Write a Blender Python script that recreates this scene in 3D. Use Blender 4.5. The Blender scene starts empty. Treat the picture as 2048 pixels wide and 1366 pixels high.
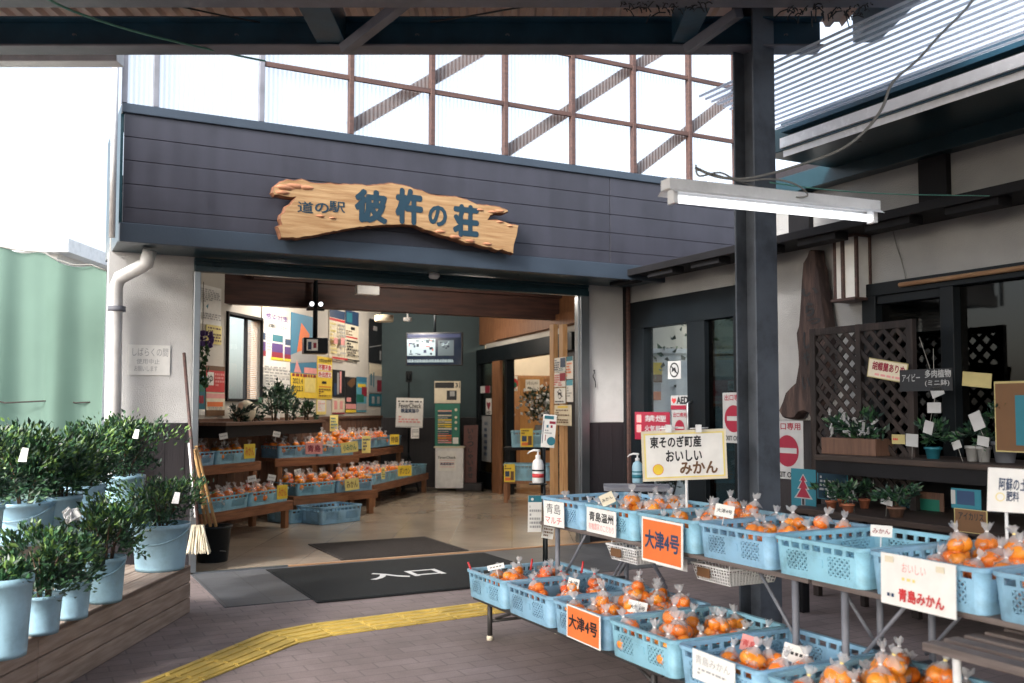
import bpy, bmesh, math, random
from mathutils import Vector, Matrix, Euler
R = math.radians
C = bpy.context.scene.collection
rnd = random.Random(7)

# ------------------------------------------------------------------ camera, sky, sun, exposure
EYE = 1.3; FPX = 1900.0; PITCH = R(3.0); SH = 35.4
cam = bpy.data.cameras.new("camera"); camo = bpy.data.objects.new("camera", cam); C.objects.link(camo)
camo.location = (0, 0, EYE); camo.rotation_euler = (R(90) + PITCH, 0, 0)
cam.sensor_width = 36; cam.lens = FPX / 2048 * 36; cam.shift_y = SH / 2048
cam.clip_start = .05; cam.clip_end = 500
cam.dof.use_dof = True; cam.dof.focus_distance = 6.2; cam.dof.aperture_fstop = 2.8
bpy.context.scene.camera = camo
w = bpy.data.worlds.new("World"); bpy.context.scene.world = w; w.use_nodes = True
nt = w.node_tree; nt.nodes.clear()
SUN_EL, SUN_AZ = R(31), R(216)            # azimuth clockwise from +Y (camera looks +Y)
sky = nt.nodes.new('ShaderNodeTexSky'); sky.sky_type = 'NISHITA'; sky.sun_disc = False
sky.sun_elevation = SUN_EL; sky.sun_rotation = SUN_AZ; sky.dust_density = 4.0; sky.air_density = 1.0
hsv = nt.nodes.new('ShaderNodeHueSaturation'); hsv.inputs['Saturation'].default_value = .55
bg = nt.nodes.new('ShaderNodeBackground'); bg.inputs[1].default_value = .15
out = nt.nodes.new('ShaderNodeOutputWorld')
nt.links.new(sky.outputs[0], hsv.inputs['Color']); nt.links.new(hsv.outputs[0], bg.inputs[0]); nt.links.new(bg.outputs[0], out.inputs[0])
sl = bpy.data.lights.new("sun", 'SUN'); sl.energy = 1.25; sl.angle = R(10); sl.color = (1, .97, .93)
so = bpy.data.objects.new("sun", sl); C.objects.link(so)
sd = Vector((math.sin(SUN_AZ) * math.cos(SUN_EL), math.cos(SUN_AZ) * math.cos(SUN_EL), math.sin(SUN_EL)))
so.rotation_euler = sd.to_track_quat('Z', 'Y').to_euler()
vs = bpy.context.scene.view_settings
vs.view_transform = 'Standard'; vs.look = 'None'; vs.gamma = 1; vs.exposure = 1.68
cy = bpy.context.scene.cycles
cy.max_bounces = 8; cy.transparent_max_bounces = 24; cy.caustics_reflective = False; cy.caustics_refractive = False

# ------------------------------------------------------------------ helpers
def ray(px, py):
    u = (px - 1024) / FPX; v = (683 - py + SH) / FPX
    c, s = math.cos(PITCH), math.sin(PITCH)
    return Vector((u, c - v * s, s + v * c))
def G(px, py, z=0.0):                       # photo direction meets the level z
    d = ray(px, py); t = (z - EYE) / d.z
    return Vector((d.x * t, d.y * t, z))
def D(px, py, d):                           # photo direction at distance d ahead
    r = ray(px, py); t = d / r.y
    return Vector((r.x * t, d, EYE + r.z * t))
class Fr:
    def __init__(s, o, rz): s.o = Vector((o[0], o[1], 0)); s.rz = rz; s.x = Vector((math.cos(rz), math.sin(rz), 0)); s.y = Vector((-math.sin(rz), math.cos(rz), 0))
    def W(s, x, y, z=0): return s.o + s.x * x + s.y * y + Vector((0, 0, z))
    def L(s, p): q = p - s.o; return Vector((q.dot(s.x), q.dot(s.y), p.z))
    def pix(s, px, py, y=0.0):
        r = ray(px, py); c = Vector((0, 0, EYE)); p0 = s.W(0, y)
        t = (p0 - c).dot(s.y) / r.dot(s.y)
        q = s.L(c + r * t); return q.x, q.z

class MB:
    def __init__(s): s.v = []; s.f = []; s.m = []; s.sm = []
    def add(s, vs, fs, m=0, sm=False):
        b = len(s.v); s.v += [tuple(v) for v in vs]
        for f in fs: s.f.append([b + i for i in f]); s.m.append(m); s.sm.append(sm)
        return s
    def box(s, x0, x1, y0, y1, z0, z1, m=0):
        vs = [(x0,y0,z0),(x1,y0,z0),(x1,y1,z0),(x0,y1,z0),(x0,y0,z1),(x1,y0,z1),(x1,y1,z1),(x0,y1,z1)]
        return s.add(vs, [(0,3,2,1),(4,5,6,7),(0,1,5,4),(1,2,6,5),(2,3,7,6),(3,0,4,7)], m)
    def obox(s, c, size, M, m=0):
        vs = [Vector(c) + M @ Vector((sx*size[0]/2, sy*size[1]/2, sz*size[2]/2)) for sz in (-1,1) for sx, sy in ((-1,-1),(1,-1),(1,1),(-1,1))]
        return s.add(vs, [(0,3,2,1),(4,5,6,7),(0,1,5,4),(1,2,6,5),(2,3,7,6),(3,0,4,7)], m)
    def bar(s, a, b, wd, th, m=0, up=(0,0,1)):
        a = Vector(a); b = Vector(b); d = (b - a); L = d.length; d.normalize()
        u = Vector(up)
        if abs(d.dot(u)) > .98: u = Vector((0,1,0))
        sx = d.cross(u).normalized(); uu = sx.cross(d)
        M = Matrix((d, sx, uu)).transposed()
        return s.obox((a + b) / 2, (L, wd, th), M, m)
    def tube(s, pts, r, m=0, seg=8, cap=True):
        pts = [Vector(p) for p in pts]; n = len(pts); rs = r if isinstance(r, (list, tuple)) else [r]*n
        vs = []; ref = None
        for i, p in enumerate(pts):
            d = (pts[min(i+1,n-1)] - pts[max(i-1,0)]).normalized()
            if ref is None: ref = Vector((0,0,1)) if abs(d.z) < .9 else Vector((1,0,0))
            a = d.cross(ref).normalized(); b = a.cross(d).normalized(); ref = b
            for k in range(seg):
                t = 2*math.pi*k/seg; vs.append(p + a*math.cos(t)*rs[i] + b*math.sin(t)*rs[i])
        fs = [(i*seg+k, i*seg+(k+1)%seg, (i+1)*seg+(k+1)%seg, (i+1)*seg+k) for i in range(n-1) for k in range(seg)]
        s.add(vs, fs, m, True)
        if cap:
            b0 = len(s.v) - len(vs)
            s.f.append([b0+k for k in range(seg)][::-1]); s.m.append(m); s.sm.append(False)
            s.f.append([b0+(n-1)*seg+k for k in range(seg)]); s.m.append(m); s.sm.append(False)
        return s
    def lathe(s, prof, c=(0,0,0), seg=20, m=0, sm=True):
        vs = [(c[0]+r*math.cos(2*math.pi*k/seg), c[1]+r*math.sin(2*math.pi*k/seg), c[2]+z) for r, z in prof for k in range(seg)]
        fs = [(i*seg+k, i*seg+(k+1)%seg, (i+1)*seg+(k+1)%seg, (i+1)*seg+k) for i in range(len(prof)-1) for k in range(seg)]
        return s.add(vs, fs, m, sm)
    def prism(s, pts, th, m=0, mside=None):          # polygon of (x,z), front at y=0, back at y=th
        n = len(pts)
        s.add([(x,0,z) for x,z in pts], [list(range(n))], m)
        s.add([(x,th,z) for x,z in pts], [list(range(n))[::-1]], m)
        vs = [(x,0,z) for x,z in pts] + [(x,th,z) for x,z in pts]
        return s.add(vs, [(i, i+n, (i+1)%n+n, (i+1)%n) for i in range(n)], m if mside is None else mside)
    def plan(s, pts, z0, z1, m=0):
        n = len(pts)
        vs = [(p[0],p[1],z0) for p in pts] + [(p[0],p[1],z1) for p in pts]
        return s.add(vs, [list(range(n))[::-1], [i+n for i in range(n)]] + [(i,(i+1)%n,(i+1)%n+n,i+n) for i in range(n)], m)
    def text(s, t, x0, z0, x1, z1, y, m=0, bold=0.0, fit=False, shear=0):
        vs, fs = textgeo(t, 0.0, shear)
        if not vs: return s
        xs = [v[0] for v in vs]; ys = [v[1] for v in vs]
        w_, h_ = max(xs)-min(xs), max(ys)-min(ys)
        sx, sy = (x1-x0)/max(w_,1e-6), (z1-z0)/max(h_,1e-6)
        if not fit: sx = sy = min(sx, sy)
        cx, cz = (x0+x1)/2, (z0+z1)/2; mx, my = (max(xs)+min(xs))/2, (max(ys)+min(ys))/2
        offs = [(0,0)] if bold <= 0 else [(0,0)] + [(bold*math.cos(k*math.pi/4), bold*math.sin(k*math.pi/4)) for k in range(8)]
        for k, (ox, oy) in enumerate(offs): s.add([(cx+(v[0]-mx+ox)*sx, y-.00012*k, cz+(v[1]-my+oy)*sy) for v in vs], fs, m)
        return s
    def taper(s, i0, fn): s.v[i0:] = [fn(v) for v in s.v[i0:]]; return s
    def build(s, name, mats, parent=None, loc=None, rot=None, bevel=0):
        me = bpy.data.meshes.new(name); me.from_pydata(s.v, [], s.f)
        for mt in (mats if isinstance(mats, (list, tuple)) else [mats]): me.materials.append(mt)
        me.polygons.foreach_set('material_index', s.m); me.polygons.foreach_set('use_smooth', s.sm); me.update()
        o = bpy.data.objects.new(name, me); C.objects.link(o)
        if parent: o.parent = parent
        if loc is not None: o.location = loc
        if rot is not None: o.rotation_euler = rot
        if bevel:
            b = o.modifiers.new('bevel', 'BEVEL'); b.width = bevel; b.segments = 2; b.limit_method = 'ANGLE'; b.angle_limit = R(50)
        return o
_tc = {}
def textgeo(t, bold=0.0, shear=0):
    k = (t, bold, shear)
    if k in _tc: return _tc[k]
    cu = bpy.data.curves.new('t', 'FONT'); cu.body = t; cu.size = 1; cu.offset = bold; cu.resolution_u = 3; cu.shear = shear
    o = bpy.data.objects.new('t', cu); C.objects.link(o)
    dg = bpy.context.evaluated_depsgraph_get(); e = o.evaluated_get(dg); me = e.to_mesh()
    vs = [tuple(v.co) for v in me.vertices]; fs = [list(p.vertices) for p in me.polygons]
    # keep faces turned to local -y once laid in the xz plane
    fs2 = []
    for p in me.polygons: fs2.append(list(p.vertices) if p.normal.z > 0 else list(p.vertices)[::-1])
    e.to_mesh_clear(); bpy.data.objects.remove(o); bpy.data.curves.remove(cu)
    _tc[k] = (vs, fs2); return _tc[k]

def tag(o, label, cat, group=None, kind=None):
    if label: o['label'] = label
    if cat: o['category'] = cat
    if group: o['group'] = group
    if kind: o['kind'] = kind
    return o
def thing(name, label, cat, loc=(0,0,0), rz=0, group=None, rot=None):
    o = bpy.data.objects.new(name, None); C.objects.link(o); o.location = loc
    o.rotation_euler = rot if rot else (0,0,rz); o.empty_display_size = .1
    return tag(o, label, cat, group)
def dup(root, loc, rot=(0,0,0), label=None, group=None, scale=1):
    r = root.copy(); C.objects.link(r); r.location = loc; r.rotation_euler = rot; r.scale = (scale,)*3
    if label: r['label'] = label
    if group: r['group'] = group
    for ch in list(root.children):
        c = ch.copy(); C.objects.link(c); c.parent = r
        for g in list(ch.children):
            d = g.copy(); C.objects.link(d); d.parent = c
    return r

# ------------------------------------------------------------------ materials
def nd(n, t, **k):
    x = n.nodes.new(t)
    for a, b in k.items(): setattr(x, a, b)
    return x
def mat(name, col, rough=.6, metal=0, var=.15, scale=6, bump=.1, bscale=60, stretch=(1,1,1), spec=.5, emit=0, col2=None, c2pos=(.45,.62), coat=0, alpha=1, sss=0):
    m = bpy.data.materials.new(name); m.use_nodes = True; n = m.node_tree
    b = n.nodes['Principled BSDF']; L = n.links.new
    tc = nd(n, 'ShaderNodeTexCoord'); mp = nd(n, 'ShaderNodeMapping'); mp.inputs['Scale'].default_value = stretch
    L(tc.outputs['Object'], mp.inputs[0])
    no = nd(n, 'ShaderNodeTexNoise'); no.inputs['Scale'].default_value = scale; no.inputs['Detail'].default_value = 5; L(mp.outputs[0], no.inputs[0])
    rp = nd(n, 'ShaderNodeValToRGB'); L(no.outputs[0], rp.inputs[0])
    c = Vector(col[:3])
    if col2 is not None:
        rp.color_ramp.elements[0].position = c2pos[0]; rp.color_ramp.elements[1].position = c2pos[1]
        rp.color_ramp.elements[0].color = (*c, 1); rp.color_ramp.elements[1].color = (*col2, 1)
    else:
        rp.color_ramp.elements[0].position = .3; rp.color_ramp.elements[1].position = .7
        rp.color_ramp.elements[0].color = (*(c*(1-var)), 1); rp.color_ramp.elements[1].color = (*(c*(1+var)), 1)
    L(rp.outputs[0], b.inputs['Base Color'])
    b.inputs['Metallic'].default_value = metal; b.inputs['Specular IOR Level'].default_value = spec
    if coat: b.inputs['Coat Weight'].default_value = coat; b.inputs['Coat Roughness'].default_value = .15
    rr = nd(n, 'ShaderNodeMapRange'); rr.inputs['To Min'].default_value = max(.02, rough-.08); rr.inputs['To Max'].default_value = min(1, rough+.1)
    n2 = nd(n, 'ShaderNodeTexNoise'); n2.inputs['Scale'].default_value = bscale; n2.inputs['Detail'].default_value = 4; L(mp.outputs[0], n2.inputs[0])
    L(no.outputs[0], rr.inputs[0]); L(rr.outputs[0], b.inputs['Roughness'])
    if bump:
        bp = nd(n, 'ShaderNodeBump'); bp.inputs['Strength'].default_value = bump; bp.inputs['Distance'].default_value = .01
        L(n2.outputs[0], bp.inputs['Height']); L(bp.outputs[0], b.inputs['Normal'])
    if emit: b.inputs['Emission Color'].default_value = (*c, 1); b.inputs['Emission Strength'].default_value = emit
    return m
def flat(name, col, rough=.6, emit=0, metal=0):
    return mat(name, col, rough, metal, var=.06, scale=14, bump=.02, emit=emit)
def wood(name, c1, c2, axis=0, rough=.6, sc=5, bump=.15):
    st = [9, 9, 9]; st[axis] = .8
    return mat(name, c1, rough, col2=c2, scale=sc, stretch=tuple(st), bump=bump, bscale=sc*3, c2pos=(.35,.68))
def glassm(name, tint=(1,1,1), gl=.12, alpha_extra=0, bump=.0, rough=.03, bs=30):
    m = bpy.data.materials.new(name); m.use_nodes = True; n = m.node_tree; n.nodes.clear(); L = n.links.new
    o = nd(n, 'ShaderNodeOutputMaterial'); tr = nd(n, 'ShaderNodeBsdfTransparent'); tr.inputs[0].default_value = (*tint, 1)
    gs = nd(n, 'ShaderNodeBsdfGlossy'); gs.inputs['Roughness'].default_value = rough; gs.inputs[0].default_value = (1,1,1,1)
    fr = nd(n, 'ShaderNodeLayerWeight'); fr.inputs[0].default_value = .5; pw = nd(n, 'ShaderNodeMath', operation='POWER'); pw.inputs[1].default_value = 4; L(fr.outputs['Facing'], pw.inputs[0])
    ma = nd(n, 'ShaderNodeMath', operation='MULTIPLY_ADD'); ma.inputs[1].default_value = .75; ma.inputs[2].default_value = .012 + gl*.3
    mx = nd(n, 'ShaderNodeMixShader'); L(pw.outputs[0], ma.inputs[0]); L(ma.outputs[0], mx.inputs[0]); L(tr.outputs[0], mx.inputs[1]); L(gs.outputs[0], mx.inputs[2])
    if bump:
        no = nd(n, 'ShaderNodeTexNoise'); no.inputs['Scale'].default_value = bs; no.inputs['Detail'].default_value = 3
        tc = nd(n, 'ShaderNodeTexCoord'); L(tc.outputs['Object'], no.inputs[0])
        bp = nd(n, 'ShaderNodeBump'); bp.inputs['Strength'].default_value = bump; bp.inputs['Distance'].default_value = .02
        L(no.outputs[0], bp.inputs['Height']); L(bp.outputs[0], gs.inputs['Normal']); L(bp.outputs[0], fr.inputs['Normal'])
    L(mx.outputs[0], o.inputs[0]); return m
def filmm():
    m = glassm('clear_film', (.99,.99,.99), .05, bump=.7, rough=.16, bs=26); n = m.node_tree; L = n.links.new
    o = n.nodes['Material Output']; mx = [x for x in n.nodes if x.type == 'MIX_SHADER'][0]
    df = nd(n, 'ShaderNodeBsdfTranslucent'); df.inputs[0].default_value = (.85,.87,.9,1)
    d2 = nd(n, 'ShaderNodeBsdfDiffuse'); d2.inputs[0].default_value = (.85,.87,.9,1)
    ad = nd(n, 'ShaderNodeMixShader'); ad.inputs[0].default_value = .5; L(df.outputs[0], ad.inputs[1]); L(d2.outputs[0], ad.inputs[2])
    no = [x for x in n.nodes if x.type == 'TEX_NOISE'][0]
    rp = nd(n, 'ShaderNodeMapRange'); rp.inputs['From Min'].default_value = .54; rp.inputs['From Max'].default_value = .67; rp.inputs['To Min'].default_value = .0; rp.inputs['To Max'].default_value = .62
    L(no.outputs[0], rp.inputs[0]); m2 = nd(n, 'ShaderNodeMixShader'); L(rp.outputs[0], m2.inputs[0]); L(mx.outputs[0], m2.inputs[1]); L(ad.outputs[0], m2.inputs[2])  # white noise patches painted in for glints on the crumpled film
    L(m2.outputs[0], o.inputs[0]); return m
def transl(name, col, tr=.5, clear=.0, wave=None):
    m = bpy.data.materials.new(name); m.use_nodes = True; n = m.node_tree; n.nodes.clear(); L = n.links.new
    o = nd(n, 'ShaderNodeOutputMaterial'); a = nd(n, 'ShaderNodeBsdfTranslucent'); b = nd(n, 'ShaderNodeBsdfDiffuse')
    no = nd(n, 'ShaderNodeTexNoise'); no.inputs['Scale'].default_value = 3; tc = nd(n, 'ShaderNodeTexCoord'); L(tc.outputs['Object'], no.inputs[0])
    rp = nd(n, 'ShaderNodeValToRGB'); c = Vector(col); rp.color_ramp.elements[0].color = (*(c*.88),1); rp.color_ramp.elements[1].color = (*(c*1.05),1); L(no.outputs[0], rp.inputs[0])
    L(rp.outputs[0], a.inputs[0]); L(rp.outputs[0], b.inputs[0])
    mx = nd(n, 'ShaderNodeMixShader'); mx.inputs[0].default_value = tr; L(b.outputs[0], mx.inputs[1]); L(a.outputs[0], mx.inputs[2])
    t = nd(n, 'ShaderNodeBsdfTransparent'); m2 = nd(n, 'ShaderNodeMixShader'); m2.inputs[0].default_value = clear
    if wave:
        wv = nd(n, 'ShaderNodeTexWave'); wv.inputs['Scale'].default_value = wave; wv.bands_direction = 'X'; L(tc.outputs['Object'], wv.inputs[0])
        mr = nd(n, 'ShaderNodeMapRange'); mr.inputs['To Min'].default_value = max(0,clear-.3); mr.inputs['To Max'].default_value = min(1,clear+.12); L(wv.outputs[1], mr.inputs[0]); L(mr.outputs[0], m2.inputs[0])
    L(mx.outputs[0], m2.inputs[1]); L(t.outputs[0], m2.inputs[2]); L(m2.outputs[0], o.inputs[0]); return m
def brickm(name, c1, c2, mortar, bw, bh, ms=.006, rough=.75, rz=0, bump=.4, gloss=False, off=.5, var=.0, blot=(.6,1.35)):
    m = bpy.data.materials.new(name); m.use_nodes = True; n = m.node_tree; L = n.links.new; b = n.nodes['Principled BSDF']
    tc = nd(n, 'ShaderNodeTexCoord'); mp = nd(n, 'ShaderNodeMapping'); mp.inputs['Rotation'].default_value = (0,0,-rz); L(tc.outputs['Object'], mp.inputs[0])
    br = nd(n, 'ShaderNodeTexBrick', offset=off); br.inputs['Color1'].default_value = (*c1,1); br.inputs['Color2'].default_value = (*c2,1); br.inputs['Mortar'].default_value = (*mortar,1)
    br.inputs['Scale'].default_value = 1; br.inputs['Brick Width'].default_value = bw; br.inputs['Row Height'].default_value = bh; br.inputs['Mortar Size'].default_value = ms; br.inputs['Mortar Smooth'].default_value = .2
    L(mp.outputs[0], br.inputs[0])
    no = nd(n, 'ShaderNodeTexNoise'); no.inputs['Scale'].default_value = 1.7; no.inputs['Detail'].default_value = 9; no.inputs['Roughness'].default_value = .65; L(mp.outputs[0], no.inputs[0])
    mr = nd(n, 'ShaderNodeMapRange'); mr.inputs['From Min'].default_value = .25; mr.inputs['From Max'].default_value = .75; mr.inputs['To Min'].default_value = blot[0]; mr.inputs['To Max'].default_value = blot[1]; L(no.outputs[0], mr.inputs[0])
    n3 = nd(n, 'ShaderNodeTexNoise'); n3.inputs['Scale'].default_value = 140; n3.inputs['Detail'].default_value = 2; L(mp.outputs[0], n3.inputs[0])
    m3 = nd(n, 'ShaderNodeMapRange'); m3.inputs['To Min'].default_value = .8; m3.inputs['To Max'].default_value = 1.2; L(n3.outputs[0], m3.inputs[0])
    mm = nd(n, 'ShaderNodeMath', operation='MULTIPLY'); L(mr.outputs[0], mm.inputs[0]); L(m3.outputs[0], mm.inputs[1])
    vm = nd(n, 'ShaderNodeVectorMath', operation='SCALE'); L(br.outputs['Color'], vm.inputs[0]); L(mm.outputs[0], vm.inputs['Scale']); L(vm.outputs[0], b.inputs['Base Color'])
    b.inputs['Roughness'].default_value = rough
    r2 = nd(n, 'ShaderNodeMapRange'); r2.inputs['To Min'].default_value = rough-.1; r2.inputs['To Max'].default_value = rough+.12; L(no.outputs[0], r2.inputs[0]); L(r2.outputs[0], b.inputs['Roughness'])
    bp = nd(n, 'ShaderNodeBump'); bp.inputs['Strength'].default_value = bump; bp.inputs['Distance'].default_value = .01
    iv = nd(n, 'ShaderNodeMath', operation='MULTIPLY_ADD'); iv.inputs[1].default_value = -1; L(br.outputs['Fac'], iv.inputs[0]); 
    ml = nd(n, 'ShaderNodeMath', operation='MULTIPLY'); ml.inputs[1].default_value = .12; L(n3.outputs[0], ml.inputs[0]); L(ml.outputs[0], iv.inputs[2])
    L(iv.outputs[0], bp.inputs['Height']); L(bp.outputs[0], b.inputs['Normal'])
    return m

M = {}
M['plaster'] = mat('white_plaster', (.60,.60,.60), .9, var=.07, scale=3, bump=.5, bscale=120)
M['plaster_dim'] = mat('shaded_grey_plaster', (.33,.335,.34), .9, var=.14, scale=2.2, bump=.5, bscale=120)  # wing plaster darkened, the shade of that corner is put into the colour
M['plaster_in'] = mat('inner_plaster', (.55,.53,.49), .9, var=.05, scale=3, bump=.3, bscale=90)
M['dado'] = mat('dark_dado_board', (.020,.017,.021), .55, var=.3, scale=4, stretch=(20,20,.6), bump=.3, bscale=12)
M['dado_in'] = wood('brown_dado_board', (.10,.052,.035), (.17,.09,.06), 2)
M['fascia'] = mat('brown_metal_siding', (.038,.039,.054), .42, var=.14, scale=1.6, stretch=(7,7,.6), bump=.08, bscale=40, spec=.5)
M['trim'] = mat('grey_trim', (.036,.052,.075), .4, var=.12, scale=3)
M['steel'] = mat('dark_painted_steel', (.018,.070,.115), .42, var=.3, scale=5, bump=.12, bscale=30)
M['steel2'] = mat('grey_painted_steel', (.17,.18,.215), .5, var=.2, scale=6, bump=.12, bscale=40)
M['steelc'] = mat('blue_grey_painted_steel', (.085,.10,.125), .45, var=.2, scale=6, bump=.12, bscale=40)
M['dark'] = mat('dark_brown_timber', (.008,.008,.010), .7, var=.35, scale=4, bump=.2, bscale=30, spec=.25)
M['darkfr'] = mat('dark_frame_metal', (.005,.008,.011), .45, var=.2, spec=.25)
M['stain'] = mat('stainless_steel', (.33,.35,.37), .3, metal=.95, var=.25, scale=1.5, bump=.04)
M['woodor'] = wood('orange_shelf_timber', (.17,.065,.03), (.30,.13,.06), 0)
M['woodorz'] = wood('orange_upright_timber', (.19,.08,.035), (.32,.15,.07), 2)
M['woodbeam'] = wood('dark_red_beam_timber', (.045,.022,.02), (.10,.045,.036), 0, sc=3)
M['woodlt'] = wood('pale_pine', (.40,.22,.10), (.55,.34,.17), 2)
M['woodlt_x'] = wood('pale_pine_rail', (.36,.19,.10), (.52,.31,.17), 0)
M['purlin'] = wood('red_brown_purlin', (.055,.032,.030), (.11,.06,.05), 0)
M['deck'] = wood('weathered_deck_timber', (.16,.10,.07), (.27,.185,.135), 1, rough=.75)
M['slatgrey'] = wood('weathered_grey_slat', (.09,.07,.065), (.17,.14,.13), 0, rough=.7)
M['bamboo'] = wood('bamboo', (.38,.22,.09), (.52,.33,.15), 2, rough=.45)
M['blue'] = mat('blue_crate_plastic', (.25,.48,.64), .45, var=.22, scale=3.5, bump=.04, bscale=50)
M['bucket'] = mat('pale_blue_bucket_plastic', (.34,.56,.70), .4, var=.06, scale=4, bump=.03)
M['orange'] = mat('orange_peel', (.95,.27,.008), .42, var=.14, scale=12, bump=.35, bscale=130, coat=.15)
M['orange2'] = mat('red_orange_peel', (.85,.17,.015), .42, var=.16, scale=12, bump=.35, bscale=130, coat=.15)
M['film'] = filmm()
M['white'] = flat('white_paper', (.78,.78,.76))
M['agedwhite'] = mat('shaded_white_paper', (.40,.41,.42), .6, var=.15)  # white paper dimmed in its colour to look shaded on the wing
M['agedylw'] = mat('shaded_yellow_paper', (.42,.36,.16), .6, var=.15)  # yellow card of the wing, with shade mixed into its colour
M['offwhite'] = flat('cream_paper', (.70,.64,.50))
M['whitepl'] = flat('white_plastic', (.74,.75,.76), .35)
M['black'] = flat('black_ink', (.012,.014,.018), .5)
M['navy'] = flat('dark_blue_ink', (.02,.05,.12), .5)
M['teal'] = flat('teal_ink', (.02,.16,.22), .5)
M['carve'] = flat('carved_teal_letter', (.006,.035,.06), .8)
M['red'] = flat('red_ink', (.55,.04,.045), .5)
M['crimson'] = flat('crimson_ink', (.27,.015,.04), .5)
M['pink'] = flat('pink_card', (.75,.33,.32), .6)
M['yellow'] = flat('yellow_card', (.80,.58,.05), .6)
M['ylw2'] = flat('pale_yellow_card', (.78,.66,.22), .6)
M['orcard'] = flat('orange_card', (.72,.17,.04), .6)
M['green'] = flat('green_board', (.015,.17,.12), .5)
M['grey'] = flat('grey_print', (.36,.37,.38), .6)
M['cyan'] = flat('light_blue_print', (.10,.36,.48), .6)
M['skyblue'] = flat('sky_blue_print', (.04,.20,.34), .6)
M['purple'] = flat('purple_print', (.10,.05,.22), .6)
M['brownpr'] = flat('brown_card', (.14,.07,.03), .6)
M['rubber'] = mat('black_mat', (.005,.008,.010), .9, var=.3, scale=30, bump=.5, bscale=300)
M['rubber2'] = mat('brown_ribbed_mat', (.035,.028,.026), .85, var=.3, scale=30, bump=.6, bscale=200)
M['screen'] = flat('tv_picture', (.24,.32,.36), .3, emit=.3)
M['screend'] = flat('tv_dark_picture', (.004,.012,.03), .15, emit=.08)
M['glass'] = glassm('window_glass', (.9,.95,.95), .12)
M['darkglass'] = glassm('tinted_window_glass', (.2,.26,.27), .06)
M['fluo'] = mat('fluorescent_tube', (.95,.97,1), .4, emit=.75, bump=0, var=0)
M['cable'] = flat('grey_cable', (.20,.20,.19), .5)
M['rope'] = mat('green_rope', (.10,.30,.24), .7, bump=.4, bscale=200)
M['stembr'] = flat('brown_twig', (.08,.05,.03), .8)
M['terra'] = flat('terracotta', (.36,.12,.06), .8)
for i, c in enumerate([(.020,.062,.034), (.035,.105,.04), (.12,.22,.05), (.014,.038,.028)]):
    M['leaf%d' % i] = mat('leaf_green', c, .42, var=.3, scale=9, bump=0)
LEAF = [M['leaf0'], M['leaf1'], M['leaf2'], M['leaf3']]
M['slab'] = wood('carved_plank_timber', (.30,.165,.07), (.46,.30,.15), 0, rough=.5, sc=4, bump=.3)
M['slabedge'] = mat('plank_bark_edge', (.16,.065,.03), .6, var=.4, scale=12, bump=.6, bscale=40)
M['slabpale'] = mat('plank_worn_patch', (.42,.19,.10), .55, var=.3, scale=12, bump=.6, bscale=30)
M['drift'] = mat('driftwood', (.013,.009,.009), .75, col2=(.032,.022,.02), scale=4, stretch=(4,4,.7), bump=.6, bscale=20)
M['tactile'] = mat('yellow_tactile_tile', (.62,.44,.10), .6, var=.14, scale=9, bump=.25, bscale=120)
M['curtain'] = transl('green_net_cloth', (.20,.31,.265), .5)
M['poly'] = transl('clear_corrugated_sheet', (.8,.82,.85), .7, clear=.72, wave=9)
M['polyroof'] = transl('milky_corrugated_roof', (.92,.94,.97), .92, clear=.8)
M['ribm'] = transl('frosted_roof_rib', (.8,.82,.86), .9, clear=.15)
M['gutter'] = flat('white_gutter', (.86,.88,.92), .25)
M['soffit'] = mat('dark_teal_soffit', (.012,.04,.055), .3, var=.2, scale=3)
M['deckroof'] = mat('ribbed_roof_underside', (.62,.46,.38), .6, var=.15, scale=3)

def objrand(m, lo, hi, hue=0):
    n = m.node_tree; b = n.nodes['Principled BSDF']; L = n.links.new; src = b.inputs['Base Color'].links[0].from_socket
    oi = nd(n, 'ShaderNodeObjectInfo'); mr = nd(n, 'ShaderNodeMapRange'); mr.inputs['To Min'].default_value = lo; mr.inputs['To Max'].default_value = hi; L(oi.outputs['Random'], mr.inputs[0])
    h = nd(n, 'ShaderNodeHueSaturation'); L(src, h.inputs['Color']); L(mr.outputs[0], h.inputs['Value'])
    if hue:
        m2 = nd(n, 'ShaderNodeMapRange'); m2.inputs['To Min'].default_value = .5-hue; m2.inputs['To Max'].default_value = .5+hue; w_ = nd(n, 'ShaderNodeMath', operation='FRACT'); q_ = nd(n, 'ShaderNodeMath', operation='MULTIPLY'); q_.inputs[1].default_value = 7.31
        L(oi.outputs['Random'], q_.inputs[0]); L(q_.outputs[0], w_.inputs[0]); L(w_.outputs[0], m2.inputs[0]); L(m2.outputs[0], h.inputs['Hue'])
    L(h.outputs[0], b.inputs['Base Color'])
objrand(M['orange'], .82, 1.12, .012); objrand(M['orange2'], .85, 1.1, .01); objrand(M['blue'], .84, 1.06, .012); objrand(M['bucket'], .9, 1.05, .006)
def grime(m, lo=.55, sc=2.2, z=None):
    n = m.node_tree; b = n.nodes['Principled BSDF']; L = n.links.new; src = b.inputs['Base Color'].links[0].from_socket
    tc = nd(n, 'ShaderNodeTexCoord'); no = nd(n, 'ShaderNodeTexNoise'); no.inputs['Scale'].default_value = sc; no.inputs['Detail'].default_value = 10; no.inputs['Roughness'].default_value = .7; L(tc.outputs['Object'], no.inputs[0])
    mr = nd(n, 'ShaderNodeMapRange'); mr.inputs['From Min'].default_value = .38; mr.inputs['From Max'].default_value = .52; mr.inputs['To Min'].default_value = lo; mr.inputs['To Max'].default_value = 1; L(no.outputs[0], mr.inputs[0])
    v = nd(n, 'ShaderNodeVectorMath', operation='SCALE'); L(src, v.inputs[0]); L(mr.outputs[0], v.inputs['Scale']); L(v.outputs[0], b.inputs['Base Color'])
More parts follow.
